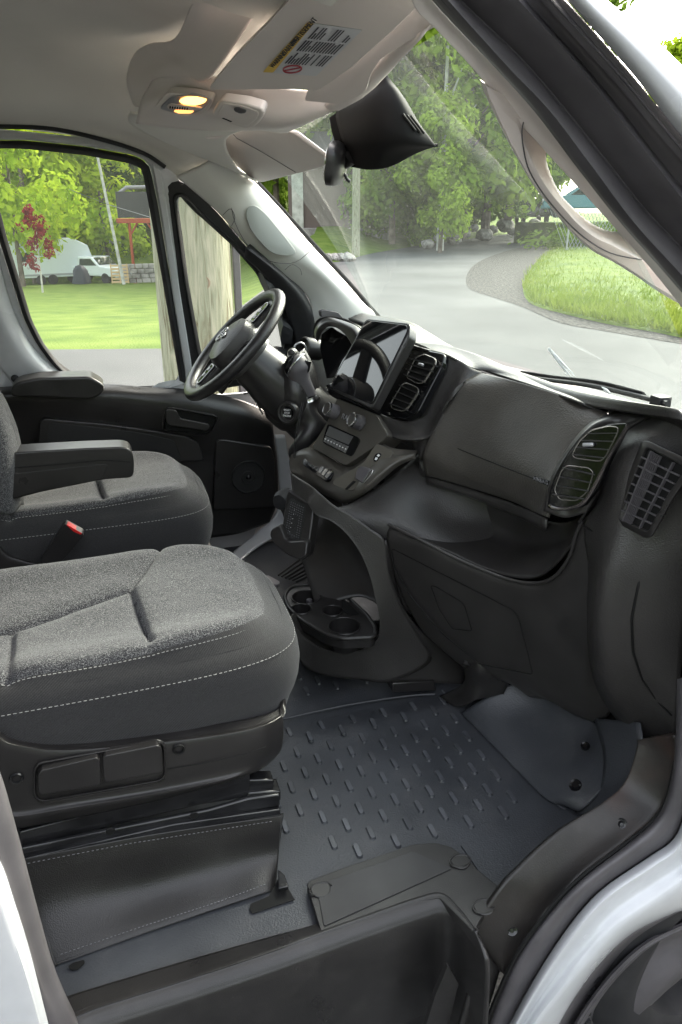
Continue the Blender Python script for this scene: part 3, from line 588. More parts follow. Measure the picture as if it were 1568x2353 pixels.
# toe board rising to the dash
patch('toe_board', [
    [W(.80, .3, .0), W(.80, -.1, .0), W(.805, -.34, .001), W(.83, -.5, .001), W(.858, -.7, .001), W(.90, -.78, .0)],
    [W(.87, .3, .02), W(.87, -.1, .02), W(.90, -.35, .01), W(.93, -.5, .01), W(.96, -.69, .01), W(.98, -.80, .01)],
    [W(.99, .3, .16), W(.99, -.1, .16), W(1.02, -.36, .16), W(1.04, -.5, .14), W(1.07, -.68, .12), W(1.09, -.86, .12)],
    [W(1.1, .3, .45), W(1.1, -.1, .45), W(1.1, -.36, .45), W(1.1, -.5, .42), W(1.12, -.68, .4), W(1.12, -.86, .4)]], FLOOR, fl, n=6, thick=.01)
patch('footwell_corner', [[Y(1320, 1870, -.76), Y(1370, 1822, -.775), Y(1385, 1785, -.785), Y(1385, 1725, -.745), Y(1365, 1650, -.64)], [Y(1405, 1870, -.875), Y(1445, 1800, -.875), Y(1468, 1745, -.875), Y(1475, 1700, -.87), Y(1470, 1660, -.84)]], FLOOR, fl, n=6, thick=.003)
patch('floor_flap', [[Z(1060, 1640, .006), Z(1120, 1700, .006), Z(1190, 1772, .006), Z(1258, 1838, .006), Z(1300, 1850, .01)],
                     [Y(1100, 1612, -.40), Y(1150, 1665, -.48), Y(1220, 1740, -.60), Y(1285, 1815, -.72), Y(1335, 1862, -.78)],
                     [Y(1190, 1560, -.42), Y(1250, 1630, -.50), Y(1310, 1700, -.62), Y(1360, 1770, -.74), Y(1385, 1812, -.79)],
                     [Y(1260, 1575, -.44), Y(1310, 1620, -.54), Y(1375, 1670, -.66), Y(1395, 1730, -.76), Y(1398, 1790, -.80)]], FLOOR, fl, n=6, thick=.004)
for (a, b, yy, r) in ((1346, 1716, -.70, .011), (1323, 1805, -.79, .014), (1176, 1568, -.42, .009)):
    c = Y(a, b, yy); d = (CAM-c).normalized(); ax = V((-.5, -.1, .85)) if r > .01 else V((-.8, -.3, .4))
    mb = MB(); mb.lathe(c+ax*.004, ax, [(0, .002), (r*.5, .002), (r*.55, .0), (r*.9, .0015), (r, -.002)], 18); mb.make('floor_clip', GLOSS, fl)
# painted floor area near the sill and side wall of the footwell
plate('footwell_side', [Z(a, b, .004) for a, b in smooth2([(1060, 1942), (1120, 1925), (1200, 1890), (1290, 1862), (1370, 1850), (1400, 1880), (1300, 1960), (1200, 2040), (1150, 2060), (1100, 2000)], 4)], (0, 0, -.003), FLOOR, fl, bev=0)
#================================================================== STEP COVER
stp = group('step_cover', van, 'black moulded plastic cover over the passenger step')
sc_ = [(705, 2030), (715, 2022), (800, 1990), (900, 1957), (950, 1940), (1000, 1936), (1035, 1945), (1065, 1965), (1100, 2000), (1150, 2040), (1120, 2085), (1088, 2140), (1010, 2062), (960, 2070), (740, 2148)]
plate('step_top', [Z(a, b, .022) for a, b in rnd(sc_, 6)], (0, 0, -.02), STEP, stp, bev=.004, seg=3)
ribm = mat('ribbed step plastic', (.024, .0235, .025), .42, .5, bump=('ribs', 150, .25, .0006), var=(8, 7, mottled((.024, .0235, .025), .3), .1))
plate('tread_ribs', [Z(a, b, .0245) for a, b in rnd([(728, 2034), (950, 1956), (1040, 1995), (745, 2128)], 6)], (0, 0, -.002), ribm, stp, bev=.0005)
for (a, b) in ((1058, 1978), (737, 2042), (1112, 2082)):
    c = Z(a, b, .0255); mb = MB(); mb.tube([c+V((.022*cos(t), .014*sin(t), 0)) for t in [2*pi*k/24 for k in range(24 if a != 737 else 16)]], .0018, 6, closed=(a != 737)); mb.lathe(c, (0, 0, 1), [(0, .0), (.018, .0), (.019, -.001)], 20); mb.make('step_plug', DASHB, stp)
# riser: rounded upper edge then a deep moulded face
hl_ = [(150, 2350), (222, 2318), (400, 2262), (600, 2197), (718, 2155), (850, 2108), (960, 2070), (1015, 2060), (1055, 2095), (1092, 2142)]
tp_ = [(140, 2300), (170, 2284), (400, 2215), (600, 2158), (718, 2126), (850, 2085), (950, 2050), (1022, 2040), (1070, 2080), (1104, 2128)]
def down(dy, dz): return [Z(a, b, .020)+V((0, -dy*(1+(.7 if a > 1030 else 0)), -dz)) for a, b in hl_]
patch('step_riser', [[Z(a, b, .013) for a, b in tp_], [Z(a, b-7, .023) for a, b in hl_], down(.002, -.001), down(.011, .003), down(.021, .012), down(.028, .03), down(.034, .11), down(.040, .30)], STEP, stp, n=5, thick=.008)
plate('riser_pocket', [Y(a, b, -.975) for a, b in rnd([(1030, 2218), (1055, 2262), (1052, 2270), (1015, 2420), (960, 2420), (1000, 2290)], 5)], (0, .01, 0), STEP, stp, bev=.003)
plate('step_clip', [Z(a, b, .014) for a, b in rnd([(170, 2295), (195, 2278), (215, 2285), (218, 2305), (190, 2335), (172, 2335)], 6)], (0, 0, -.004), DASHB, stp, bev=.001)
#================================================================== KICK TRIM, LOWER SEAL AND FENDER
kt = group('sill_trim', van, 'black scuffed plastic trim along the front of the door sill')
kin = [(1462, 1700), (1462, 1723), (1437, 1796), (1389, 1842), (1291, 1905), (1203, 1983), (1150, 2042), (1091, 2142), (1120, 2190), (1148, 2232)]
kou = [(1545, 1690), (1552, 1750), (1530, 1840), (1500, 1885), (1437, 1937), (1340, 2010), (1267, 2083), (1225, 2142), (1190, 2190), (1160, 2240)]
KM = mat('scuffed brown black plastic', dust=0.05, col=(.022, .019, .018), rough=.42, spec=.5, bump=('noise', 350, .3, .0015), var=(5, 8, ((.3, (.016, .015, .015)), (.6, (.026, .022, .02)), (.75, (.05, .03, .024))), .1))
patch('sill_cover', [[Y(*p, -.86-.0115*i) for i, p in enumerate(kin)], [Y(*tuple(V(a).lerp(V(b), .5)), -.895-.0085*i) for i, (a, b) in enumerate(zip(kin, kou))], [Y(*tuple(V(a).lerp(V(b), .93)), -.93-.005*i) for i, (a, b) in enumerate(zip(kin, kou))], [Y(*p, -.945-.004*i) for i, p in enumerate(kou)]], KM, kt, n=6, thick=.012)
for a, b, yy in ((1428, 1894, -.93), (1176, 2136, -.955)):
    c = Y(a, b, yy); ax = (V((-.35, -.75, .55))).normalized(); mb = MB(); mb.lathe(c, ax, [(0, .006), (.004, .006), (.0042, .0035), (.007, .0045), (.0075, .001), (.011, .0015), (.013, -.002)], 20); mb.make('trim_bolt', STEEL, kt)
mb = MB(); g1 = [(1552, 1750), (1530, 1842), (1500, 1888), (1437, 1940), (1340, 2013), (1267, 2086), (1184, 2199), (1121, 2340), (1100, 2400)]
mb.tube([Y(a, b, -.955-.001*i) for i, (a, b) in enumerate(smooth2(g1))], .004, 6); mb.make('trim_gap', DARK, kt)
# lower trim strip between the riser and the seal
patch('sill_end', [[Y(1091, 2142, -.955), Y(1100, 2190, -.965), Y(1080, 2290, -.985), Y(1040, 2420, -1.0)], [Y(1148, 2232, -.965), Y(1146, 2242, -.972), Y(1118, 2335, -.985), Y(1085, 2430, -1.0)]], STEP, kt, n=5, thick=.01)
s0 = [(1556, 1560), (1549, 1747), (1527, 1845), (1497, 1892), (1437, 1942), (1340, 2016), (1268, 2088), (1185, 2200), (1121, 2342), (1095, 2420)]
s1 = [(1584, 1560), (1580, 1757), (1556, 1858), (1526, 1912), (1462, 1958), (1362, 2030), (1292, 2105), (1212, 2222), (1150, 2345), (1120, 2420)]
s2 = [(1600, 1560), (1600, 1760), (1572, 1872), (1545, 1930), (1486, 1972), (1382, 2044), (1310, 2124), (1236, 2235), (1172, 2350), (1140, 2420)]
patch('sill_seal', [[Y(*p, -.965) for p in s0], [Y(*tuple(V(a).lerp(V(b), .25)), -.99) for a, b in zip(s0, s1)], [Y(*p, -1.0) for p in s1], [Y(*p, -.985) for p in s2]], RUBG, kt, n=6, thick=.01)
fe = group('front_fender', van, 'white front fender with a black wheel arch lip')
f0 = s2; f1 = [(1640, 1700), (1640, 1850), (1625, 1960), (1585, 2020), (1530, 2060), (1425, 2130), (1355, 2205), (1290, 2280), (1235, 2350), (1205, 2420)]
f2 = [(1700, 1760), (1690, 1900), (1665, 2010), (1600, 2078), (1548, 2096), (1452, 2144), (1379, 2212), (1320, 2290), (1276, 2365), (1250, 2420)]
fm = [tuple(V(a).lerp(V(b), .55)) for a, b in zip(f0, f1)]; fm2 = [tuple(V(a).lerp(V(b), .25)) for a, b in zip(f0, f1)]
patch('fender_skin', [[Y(*p, -.99) for p in f0], [Y(*p, -1.015) for p in fm2], [Y(*p, -1.012) for p in fm], [Y(*p, -1.035) for p in f1], [Y(*p, -1.02) for p in f2], [Y(*p, -.98) for p in f2]], WHITE, fe, n=6, thick=.006)
g3 = [(1760, 1800), (1745, 1930), (1705, 2050), (1645, 2120), (1600, 2140), (1510, 2185), (1440, 2245), (1385, 2310), (1345, 2370), (1320, 2420)]
g4 = [(1800, 1850), (1790, 1990), (1750, 2110), (1690, 2180), (1650, 2190), (1570, 2240), (1500, 2300), (1445, 2360), (1410, 2410), (1380, 2460)]
patch('wheel_arch_liner', [[Y(*p, -1.0) for p in f2], [Y(*tuple(V(a).lerp(V(b), .5)), -.975) for a, b in zip(f2, g3)], [Y(*tuple(V(a).lerp(V(b), .55)), -1.0) for a, b in zip(f2, g3)], [Y(*tuple(V(a).lerp(V(b), .75)), -1.0) for a, b in zip(f2, g3)], [Y(*p, -.97) for p in g3], [Y(*p, -.985) for p in g4], [Y(*p, -.85) for p in g4]], RUBG, fe, n=6, cu=4, thick=.008)
wh = group('wheel', van, 'black front tyre in the lower corner')
wc = W(1.16, -.9, -.28); mb = MB(); mb.lathe(wc, (0, -1, 0), [(.18, -.1), (.2, .07), (.26, .1), (.32, .085), (.345, .05), (.35, -.1)], 64)
for k in range(64):
    t = 2*pi*k/64; mb.box(wc+V((.347*cos(t), -.02, .347*sin(t))), (.012, .13, .016), (V((cos(t), 0, sin(t))), V((0, 1, 0)), V((-sin(t), 0, cos(t)))))
mb.make('tyre', RUB, wh)
patch('hinge_pillar', [[Y(1590, 640, -.90), Y(1620, 800, -.92), Y(1600, 1050, -.94), Y(1590, 1300, -.955), Y(1580, 1560, -.965)], [Y(1700, 640, -.95), Y(1690, 800, -.965), Y(1640, 1050, -.98), Y(1615, 1300, -.99), Y(1602, 1560, -.99)]], RUBG, fe, n=5, thick=.01)
patch('fender_panel', [[Y(1700, 640, -.955), Y(1690, 800, -.97), Y(1640, 1050, -.985), Y(1615, 1300, -.995), Y(1602, 1560, -.995), Y(1640, 1700, -1.03)], [W(1.4, -.99, .78), W(1.4, -1.0, .65), W(1.42, -1.01, .5), W(1.42, -1.01, .3), W(1.35, -1.02, .18), W(1.25, -1.03, .12)], [W(1.75, -.9, .55), W(1.8, -.92, .5), W(1.85, -.93, .4), W(1.9, -.93, .3), W(1.9, -.93, .2), W(1.75, -.95, .1)]], WHITE, fe, n=5, thick=.01)
da_ref = fe
patch('dash_end_return', [[Y(1600, 960, -.84), Y(1605, 1250, -.875), Y(1576, 1540, -.89), Y(1545, 1740, -.90)], [Y(1640, 900, -.93), Y(1610, 1250, -.95), Y(1590, 1540, -.96), Y(1556, 1740, -.955)]], DASH, da_ref, n=4, thick=.006)
# ---------------------------------------------------------------- B pillar edge, lower left
bp = group('rear_door_pillar', van, 'white body edge and grey rubber seal behind the door opening')
L0 = [(-40, 1700), (0, 1771), (46, 1931), (85, 2080), (128, 2229), (183, 2353), (215, 2440)]
L1 = [(-70, 1760), (-30, 1860), (22, 2000), (60, 2130), (95, 2250), (140, 2353), (170, 2440)]
L2_ = [(-110, 1820), (-60, 1900), (0, 1977), (35, 2075), (72, 2195), (112, 2353), (140, 2440)]
patch('pillar_seal', [[Y(*p, -.90) for p in L0], [Y(*tuple(V(a).lerp(V(b), .2)), -.93) for a, b in zip(L0, L1)], [Y(*p, -.95) for p in L1], [Y(*p, -.96) for p in L2_]], RUBG, bp, n=5, thick=.01)
L3 = [(-160, 1820), (-110, 1930), (-40, 2060), (0, 2160), (35, 2270), (70, 2400), (90, 2470)]
L4 = [(-420, 1820), (-400, 1930), (-360, 2060), (-300, 2160), (-300, 2270), (-300, 2400), (-300, 2470)]
patch('pillar_skin', [[Y(*p, -.962) for p in L2_], [Y(*tuple(V(a).lerp(V(b), .4)), -.974) for a, b in zip(L2_, L3)], [Y(*p, -.985) for p in L3], [Y(*p, -1.01) for p in L4]], WHITE, bp, n=5, thick=.01)
#================================================================== SEATS
def make_seat(dx, dy, label, near=True):
    st = group('seat', van, label)
    ctr = V((-.12+dx, -.385+dy, 0)); a0, b0, ex_ = .445, .258, 4.6
    def pt(t, ka, kb):
        c_, s_ = cos(t), sin(t); x = a0*ka*(abs(c_)**(2/ex_))*(1 if c_ > 0 else -1); y = b0*kb*(abs(s_)**(2/ex_))*(1 if s_ > 0 else -1)
        if x > 0: x *= 1.0; y *= 1-.10*(x/a0)**2
        return x, y
    seam = [(-.09, -.155), (.0, .05), (.13, .22)]
    segs = [((.149, -.19), (.127, .063)), ((.127, .063), (.223, .245)), ((.127, .063), (-.108, -.027)), ((-.108, -.027), (-.34, -.06)), ((-.108, -.027), (-.096, -.22))]
    def pan(px, py): return (px > .127+(.022 if py < .063 else 0)*(.063-py)/.25+(.527*(py-.063) if py > .063 else 0))
    def dseg(px, py, s):
        (ax, ay), (bx, by) = s; vx, vy = bx-ax, by-ay; t = max(0, min(1, ((px-ax)*vx+(py-ay)*vy)/(vx*vx+vy*vy)))
        return math.hypot(px-ax-vx*t, py-ay-vy*t)
    N = 300; rings = []; info = []
    tq = []
    for q_ in range(4):
        for j in range(1000):
            u_ = j/1000; tq.append(pi/2*(q_+u_**5/(u_**5+(1-u_)**5))+1e-7)
    fine = [V((*pt(t_, 1, 1), 0)) for t_ in tq]; acc = [0]
    for a, b in zip(fine, fine[1:]+fine[:1]): acc.append(acc[-1]+(b-a).length)
    import bisect
    def ang_(f): return tq[min(3999, bisect.bisect_left(acc, f*acc[-1]))]
    ks = [i/100*.87 for i in range(0, 101)]
    prof = [(.87, None), (.905, .484), (.94, .474), (.97, .463), (.99, .453), (.996, .4490), (1.004, .4450), (1.02, .425), (1.03, .395), (1.02, .36), (1.0, .335), (.97, .31), (.95, .285), (.93, .265)]
    def ztop(x, y, k):
        z = .497+.014*math.exp(-((abs(y)-.19)/.05)**2)+.008*math.exp(-((x-.25)/.12)**2)
        z -= .012*math.exp(-((y+.05)/.12)**2)*(0 if pan(x, y) else 1)
        d = min(dseg(x, y, q) for q in segs)
        z -= .010*math.exp(-(d/.0065)**2)+.006*math.exp(-(d/.022)**2)
        z -= .010*max(0, (k-.8)/.07)**2
        return z+.0018*noise.noise(V((x*11, y*11, dy)))+.0007*noise.noise(V((x*34, y*34, dy)))
    def surf(t, k):
        if k <= .87: x, y = pt(t, k, k); return ctr+V((x, y, ztop(x, y, k)))
        x, y = pt(t, 1-(1-k)*.75 if k > .93 else k+(1-(1-.93)*.75-.93)*(k-.87)/.06, k); xt, yt = pt(t, .87, .87); z0 = ztop(xt, yt, .87)
        ps = [(.87, z0)]+prof[1:]
        for (ka, za), (kb, zb) in zip(ps, ps[1:]):
            if ka <= k <= kb: z = za+(zb-za)*(k-ka)/(kb-ka); break
        else: z = prof[-1][1]
        return ctr+V((x, y, z-.012*max(0, (x-.1)/.33)**2))
    for k in ks: rings.append([surf(ang_(j/N), k) for j in range(N)])
    for k, z in prof[1:]:
        row = []
        for j in range(N):
            t = ang_(j/N); x, y = pt(t, 1-(1-k)*.75, k)
            q = surf(t, k) if k <= .94 else ctr+V((x, y, z-.012*max(0, (x-.1)/.33)**2)); row.append(q+V((0, 0, .0014*noise.noise(V((x*16, y*16, z*16))))))
        rings.append(row)
    mb = MB(); mb.grid(rings[1:], True); k0 = len(mb.v); mb.v.append(sum(rings[1], V())/N); mb.f += [(k0, j, (j+1) % N) for j in range(N)]
    cu = mb.make('cushion', [SPECK, TWILL], st, label=None, ang=70)
    for p in cu.data.polygons:
        c = p.center-ctr; kx = max(abs(c.x)/a0, 0); yy = b0*(1-.10*max(0, c.x/a0)**2)
        kk = (abs(c.x/a0)**ex_+abs(c.y/yy)**ex_)**(1/ex_)
        p.material_index = 0 if kk < .872 and c.z > .4 else 1
    mb = MB()
    for kk, zz, dash in ((.882, .4885, 1), (1.004, .4465, 1)):
        for j in range(260):
            t = ang_(j/260); t2 = ang_((j+.6)/260)
            q = [surf(tt, kk)+V((0, 0, .0022)) if kk < .9 else ctr+V((*pt(tt, 1-(1-kk)*.75, kk), zz+.001-.012*max(0, (pt(tt, 1, 1)[0]-.1)/.33)**2)) for tt in (t, t2)]
            if (q[0]-q[1]).length > 0 and q[0].x-dx > -.42: mb.tube(q, .0007, 4)
    mb.make('stitching', THREAD, st)
    # skirt: moulded plastic side and front
    YS = -.668
    def S(px, py, yv): return Y(px, py, yv)+V((dx, dy, 0))
    top = [(-120, 1470), (-60, 1590), (0, 1664), (55, 1688), (150, 1698), (350, 1682), (520, 1660), (600, 1645), (640, 1628)]
    lip = [(-120, 1500), (-60, 1625), (0, 1690), (55, 1710), (150, 1718), (350, 1702), (520, 1680), (600, 1664), (640, 1646)]
    hi = [(-120, 1520), (-60, 1645), (0, 1705), (55, 1722), (150, 1730), (350, 1714), (520, 1692), (600, 1674), (640, 1656)]
    m1 = [(-120, 1760), (-60, 1780), (0, 1790), (55, 1800), (150, 1790), (350, 1768), (520, 1740), (600, 1726), (641, 1716)]
    m2 = [(-120, 1850), (-60, 1855), (0, 1858), (55, 1858), (150, 1843), (350, 1812), (520, 1778), (590, 1756), (630, 1742)]
    m3 = [(-120, 1880), (-60, 1880), (0, 1880), (55, 1878), (150, 1862), (350, 1828), (500, 1797), (560, 1780), (600, 1768)]
    m4 = [(-120, 1912), (-60, 1910), (0, 1908), (55, 1902), (150, 1884), (350, 1842), (490, 1806), (545, 1790), (575, 1776)]
    def wrap(row, y):
        q = [S(*p, y+(.004 if i == len(row)-3 else .014 if i == len(row)-2 else .04 if i == len(row)-1 else 0)) for i, p in enumerate(row)]; e = q[-1]
        return q+[e+V((.014, .02, 0)), e+V((.026, .09, 0)), e+V((.030, .25, 0)), e+V((.012, .45, 0))]
    patch('seat_skirt', [wrap(top, YS+.035), wrap(lip, YS+.01), wrap(hi, YS-.004), wrap(m1, YS-.008), wrap(m2, YS-.008), wrap(m3, YS-.016), wrap(m4, YS-.004)], DASHB, st, n=5, thick=.006)
    if near:
        def SY(px, py, o): return S(px, py, YS-.012-o)
        ring('lever_recess', [SY(*p, -.004) for p in rnd([(86, 1770), (92, 1760), (360, 1708), (373, 1714), (376, 1780), (366, 1790), (98, 1838), (84, 1826)], 9)], [SY(*p, -.002) for p in rnd([(76, 1766), (88, 1750), (366, 1700), (381, 1710), (384, 1784), (370, 1798), (92, 1846), (76, 1834)], 10)], DASHB, st, thick=.01, mids=([SY(*p, .003) for p in rnd([(80, 1768), (90, 1755), (363, 1704), (377, 1712), (380, 1782), (368, 1794), (95, 1842), (80, 1830)], 9)],))
        for pts in ([(88, 1776), (95, 1766), (222, 1736), (230, 1742), (233, 1795), (228, 1800), (96, 1822), (89, 1816)], [(236, 1740), (242, 1732), (362, 1708), (371, 1713), (374, 1766), (368, 1771), (246, 1794), (239, 1788)]):
            plate('adjuster_lever', [SY(p[0], p[1]+5, .014) for p in rnd(pts, 5)], (0, .018, 0), DASHB, st, bev=.006, seg=3)
        for a, b in ((412, 1723), (38, 1790)):
            c = SY(a, b, -.001); mb = MB(); mb.lathe(c, (0, -1, 0), [(.0, -.008), (.008, -.008), (.0085, .001), (.0105, .002), (.012, -.001)], 20); mb.make('screw_hole', DARK if a > 100 else STEEL, st)
        mb = MB(); mb.tube([SY(a, b, -.0035) for a, b in ((384, 1768), (480, 1752), (560, 1734), (612, 1716))], .0008, 5); mb.make('skirt_seam', DARK, st)
    return st
pseat = make_seat(0, 0, 'passenger seat in speckled grey and charcoal cloth with pale stitching')
dseat = make_seat(-.06, .785, 'driver seat in speckled grey and charcoal cloth behind the passenger seat', near=False)
# passenger seat frame and vinyl box
pb = group('seat_base', van, 'passenger seat rails over a black vinyl skirted box')
plate('seat_rail', RY((45, 1912, -.655), (575, 1776, -.655), (575, 1832, -.655), (460, 1850, -.655), (45, 1950, -.655)), (0, .03, 0), STEEL, pb, bev=.003)
plate('seat_rail', RY((48, 1950, -.668), (480, 1862, -.668), (570, 1836, -.668), (644, 1826, -.668), (644, 1852, -.668), (560, 1868, -.668), (52, 1972, -.668)), (0, .01, 0), STEEL, pb, bev=.003)
plate('rail_end', RY((572, 1793, -.65), (630, 1792, -.65), (630, 1812, -.65), (572, 1818, -.65)), (0, .03, 0), STEEL, pb, bev=.003)
plate('rail_end', RY((572, 1822, -.66), (646, 1818, -.66), (646, 1840, -.66), (560, 1850, -.66)), (0, .04, 0), STEEL, pb, bev=.003)
plate('rail_bracket', RY((50, 1975, -.675), (400, 1895, -.675), (645, 1860, -.675), (645, 1872, -.675), (400, 1912, -.675), (55, 1995, -.675)), (0, .02, 0), STEEL, pb, bev=.002)
for a, b in ((254, 1910), (446, 1874)):
    mb = MB(); mb.lathe(Y(a, b, -.669), (0, -1, 0), [(0, .0015), (.007, .0015), (.0085, 0)], 14); mb.make('rail_hole', DARK, pb)
patch('vinyl_skirt', [
    [Y(40, 1975, -.675), Y(64, 1972, -.675), Y(300, 1926, -.675), Y(500, 1895, -.675), Y(636, 1876, -.675), Y(648, 1870, -.655), Y(655, 1868, -.5)],
    [Y(50, 2010, -.685), Y(75, 2005, -.685), Y(300, 1960, -.684), Y(500, 1925, -.682), Y(630, 1900, -.682), Y(645, 1895, -.66), Y(652, 1890, -.5)],
    [Y(85, 2100, -.715), Y(105, 2090, -.715), Y(320, 2045, -.705), Y(500, 2000, -.705), Y(628, 1962, -.695), Y(640, 1955, -.67), Y(650, 1930, -.5)],
    [Z(122, 2203, .012), Z(140, 2198, .012), Z(330, 2133, .012), Z(500, 2077, .012), Z(620, 2034, .012), Y(638, 2018, -.69), Y(646, 1960, -.5)],
    [Z(128, 2216, .005), Z(148, 2211, .005), Z(330, 2146, .005), Z(500, 2089, .005), Z(622, 2048, .005), Y(640, 2034, -.70), Y(646, 1975, -.5)]], VINYL, pb, n=6, thick=.004)
mb = MB()
for q in ([Y(*p, -.684) for p in ([64, 1984], [300, 1938], [500, 1907], [634, 1886])], [Z(*p, .018) for p in ([140, 2193], [330, 2128], [500, 2073], [618, 2029])]):
    q = resamp(q, 110)
    for i in range(0, 108, 2): mb.tube([q[i], q[i+1]], .0007, 4)
mb.make('skirt_stitching', THREAD if 0 else TEXTG, pb)
plate('floor_cutout', [Z(a, b, .0035) for a, b in [(574, 2090), (576, 2078), (618, 2060), (640, 2020), (650, 2020), (678, 2068), (580, 2100)]], (0, 0, .001), DARK, pb, bev=0)
plate('floor_bracket', [Z(a, b, .012) for a, b in [(640, 2005), (655, 2018), (664, 2045), (640, 2050)]], (0, 0, .01), STEEL, pb, bev=.002)
plate('floor_cutout', [Z(a, b, .0045) for a, b in rnd([(156, 2222), (170, 2212), (194, 2206), (196, 2214), (180, 2228), (164, 2230)], 5)], (0, 0, .001), DARK, pb, bev=0)
# driver seat box, armrest, backrest and buckle
mb = MB(); mb.box((-.05, .42, .13), (.62, .42, .34)); mb.make('driver_seat_box', DASHB, dseat, bev=.01)
ar = [(-140, 1085), (-60, 1050), (60, 1038), (200, 1030), (285, 1027), (302, 1034), (309, 1055), (308, 1098), (240, 1102), (100, 1130), (0, 1156), (-140, 1190)]
plate('armrest', [Y(a, b, .15) for a, b in rnd(ar, 14)], (0, .075, 0), DASHB, dseat, bev=.018, seg=5)
plate('armrest_panel', [Y(a, b, .1475) for a, b in rnd([(-140, 1110), (0, 1092), (244, 1066), (248, 1070), (236, 1100), (100, 1127), (0, 1151), (-140, 1180)], 4)], (0, .003, 0), DASHB, dseat, bev=.0012)
mb = MB(); mb.tube([Y(a, b, .147) for a, b in smooth2([(-140, 1092), (0, 1078), (150, 1066), (240, 1058), (300, 1062)])], .0012, 5); mb.make('armrest_seam', DARK, dseat)
patch('backrest', [[Y(-160, 840, .2), Y(-60, 860, .18), Y(-8, 905, .17), Y(22, 960, .18), Y(38, 1010, .18), Y(46, 1060, .18), Y(48, 1160, .2)],
                   [Y(-200, 860, .15), Y(-80, 890, .13), Y(-25, 925, .12), Y(5, 975, .13), Y(18, 1020, .13), Y(24, 1070, .13), Y(28, 1180, .15)],
                   [Y(-240, 900, .13), Y(-120, 920, .11), Y(-60, 950, .1), Y(-30, 990, .11), Y(-18, 1030, .11), Y(-10, 1080, .11), Y(0, 1180, .13)]], SPECK, dseat, n=6, thick=.02)
patch('backrest_bolster', [[Y(-150, 838, .3), Y(-50, 850, .28), Y(0, 897, .24), Y(30, 955, .24), Y(46, 1005, .24), Y(54, 1060, .24), Y(56, 1160, .24)], [Y(-160, 840, .2), Y(-60, 860, .18), Y(-8, 905, .17), Y(22, 960, .18), Y(38, 1010, .18), Y(46, 1060, .18), Y(48, 1160, .2)]], TWILL, dseat, n=6, thick=.02)
bk = group('seat_belt_buckle', van, 'black seat belt buckle with a red button between the seats')
bc = plane3(Y(150, 1205, .07), Y(192, 1228, .07), Y(90, 1300, .09)); bn = bc[1] if bc[1].y > 0 else -bc[1]
plate('buckle_body', OL(rnd([(147, 1206), (151, 1204), (191, 1226), (193, 1232), (134, 1302), (126, 1305), (98, 1294), (95, 1286)], 5), 0, bc), bn*.025, DASHB, bk, bev=.004, seg=3)
plate('release_button', OL(rnd([(152, 1206), (157, 1207), (189, 1226), (186, 1229), (170, 1222)], 2), .001, bc), bn*.02, RED, bk, bev=.001)
mb = MB(); mb.tube(crv([Y(112, 1296, .09), Y(100, 1312, .095), Y(84, 1330, .10), Y(70, 1350, .10)], 5), [(.022, .012) if i % 2 else (.018, .009) for i in range(16)], 12); mb.make('buckle_sleeve', RUB, bk)
#================================================================== STEERING
stw = group('steering_wheel', van, 'black leather steering wheel with a silver emblem on its hub')
wc = Y(537, 791, .34); rk = radians(45); ea = V((0, 1, 0)); eb = V((sin(rk), 0, cos(rk))); en = ea.cross(eb).normalized()
if en.x > 0: en = -en
R_ = .186
mb = MB(); q = [wc+(ea*cos(t)+eb*sin(t))*R_ for t in [2*pi*k/72 for k in range(72)]]
mb.tube(q, [(.0165, .020)]*72, 16, closed=True, flat=en); mb.make('rim', LEATH, stw)
def wl(u, v, h=0.): return wc+eb*u+ea*v+en*h                    # the wheel stands turned a quarter: u runs up the rim
def wpl(pts, h, r=.006): return [wl(a, b, h) for a, b in rnd(pts, r)]
mb = MB(); rows = []
for s, h in ((1.0, -.06), (1.02, -.02), (1., .012), (.92, .026), (.6, .036), (.0, .040)):
    rows.append([wl(.080*s*(abs(cos(t))**.7)*(1 if cos(t) > 0 else -1), .070*s*(abs(sin(t))**.7)*(1 if sin(t) > 0 else -1)-.004, h) for t in [2*pi*k/36 for k in range(36)]])
mb.grid(rows, True); mb.make('airbag_cover', DASH, stw)
for sgn in (-1, 1):
    plate('spoke', wpl([(sgn*.06, .030), (sgn*.178, .022), (sgn*.182, -.030), (sgn*.06, -.035)], -.014), en*.014, LEATH, stw, bev=.004)
    plate('spoke_controls', wpl([(sgn*.082, .022), (sgn*.150, .018), (sgn*.158, .0), (sgn*.148, -.018), (sgn*.082, -.018)], .001), en*.004, GLOSS, stw, bev=.0015)
    ring('control_trim', wpl([(sgn*.086, .018), (sgn*.147, .015), (sgn*.153, .0), (sgn*.145, -.014), (sgn*.086, -.014)], .006), wpl([(sgn*.082, .022), (sgn*.150, .018), (sgn*.158, .0), (sgn*.148, -.018), (sgn*.082, -.018)], .006), SILV, stw, thick=.002, bev=.0005)
    mb = MB(); [mb.box(wl(sgn*u_, 0.001, .0065), (.012, .012, .003), (eb, ea, en)) for u_ in (.100, .122)]; mb.make('control_buttons', SILV, stw, bev=.001)
ring('lower_spoke', wpl([(-.022, -.09), (.022, -.09), (.032, -.165), (-.032, -.165)], -.004), wpl([(-.034, -.06), (.034, -.06), (.044, -.178), (-.044, -.178)], -.004), LEATH, stw, thick=.012, bev=.003)
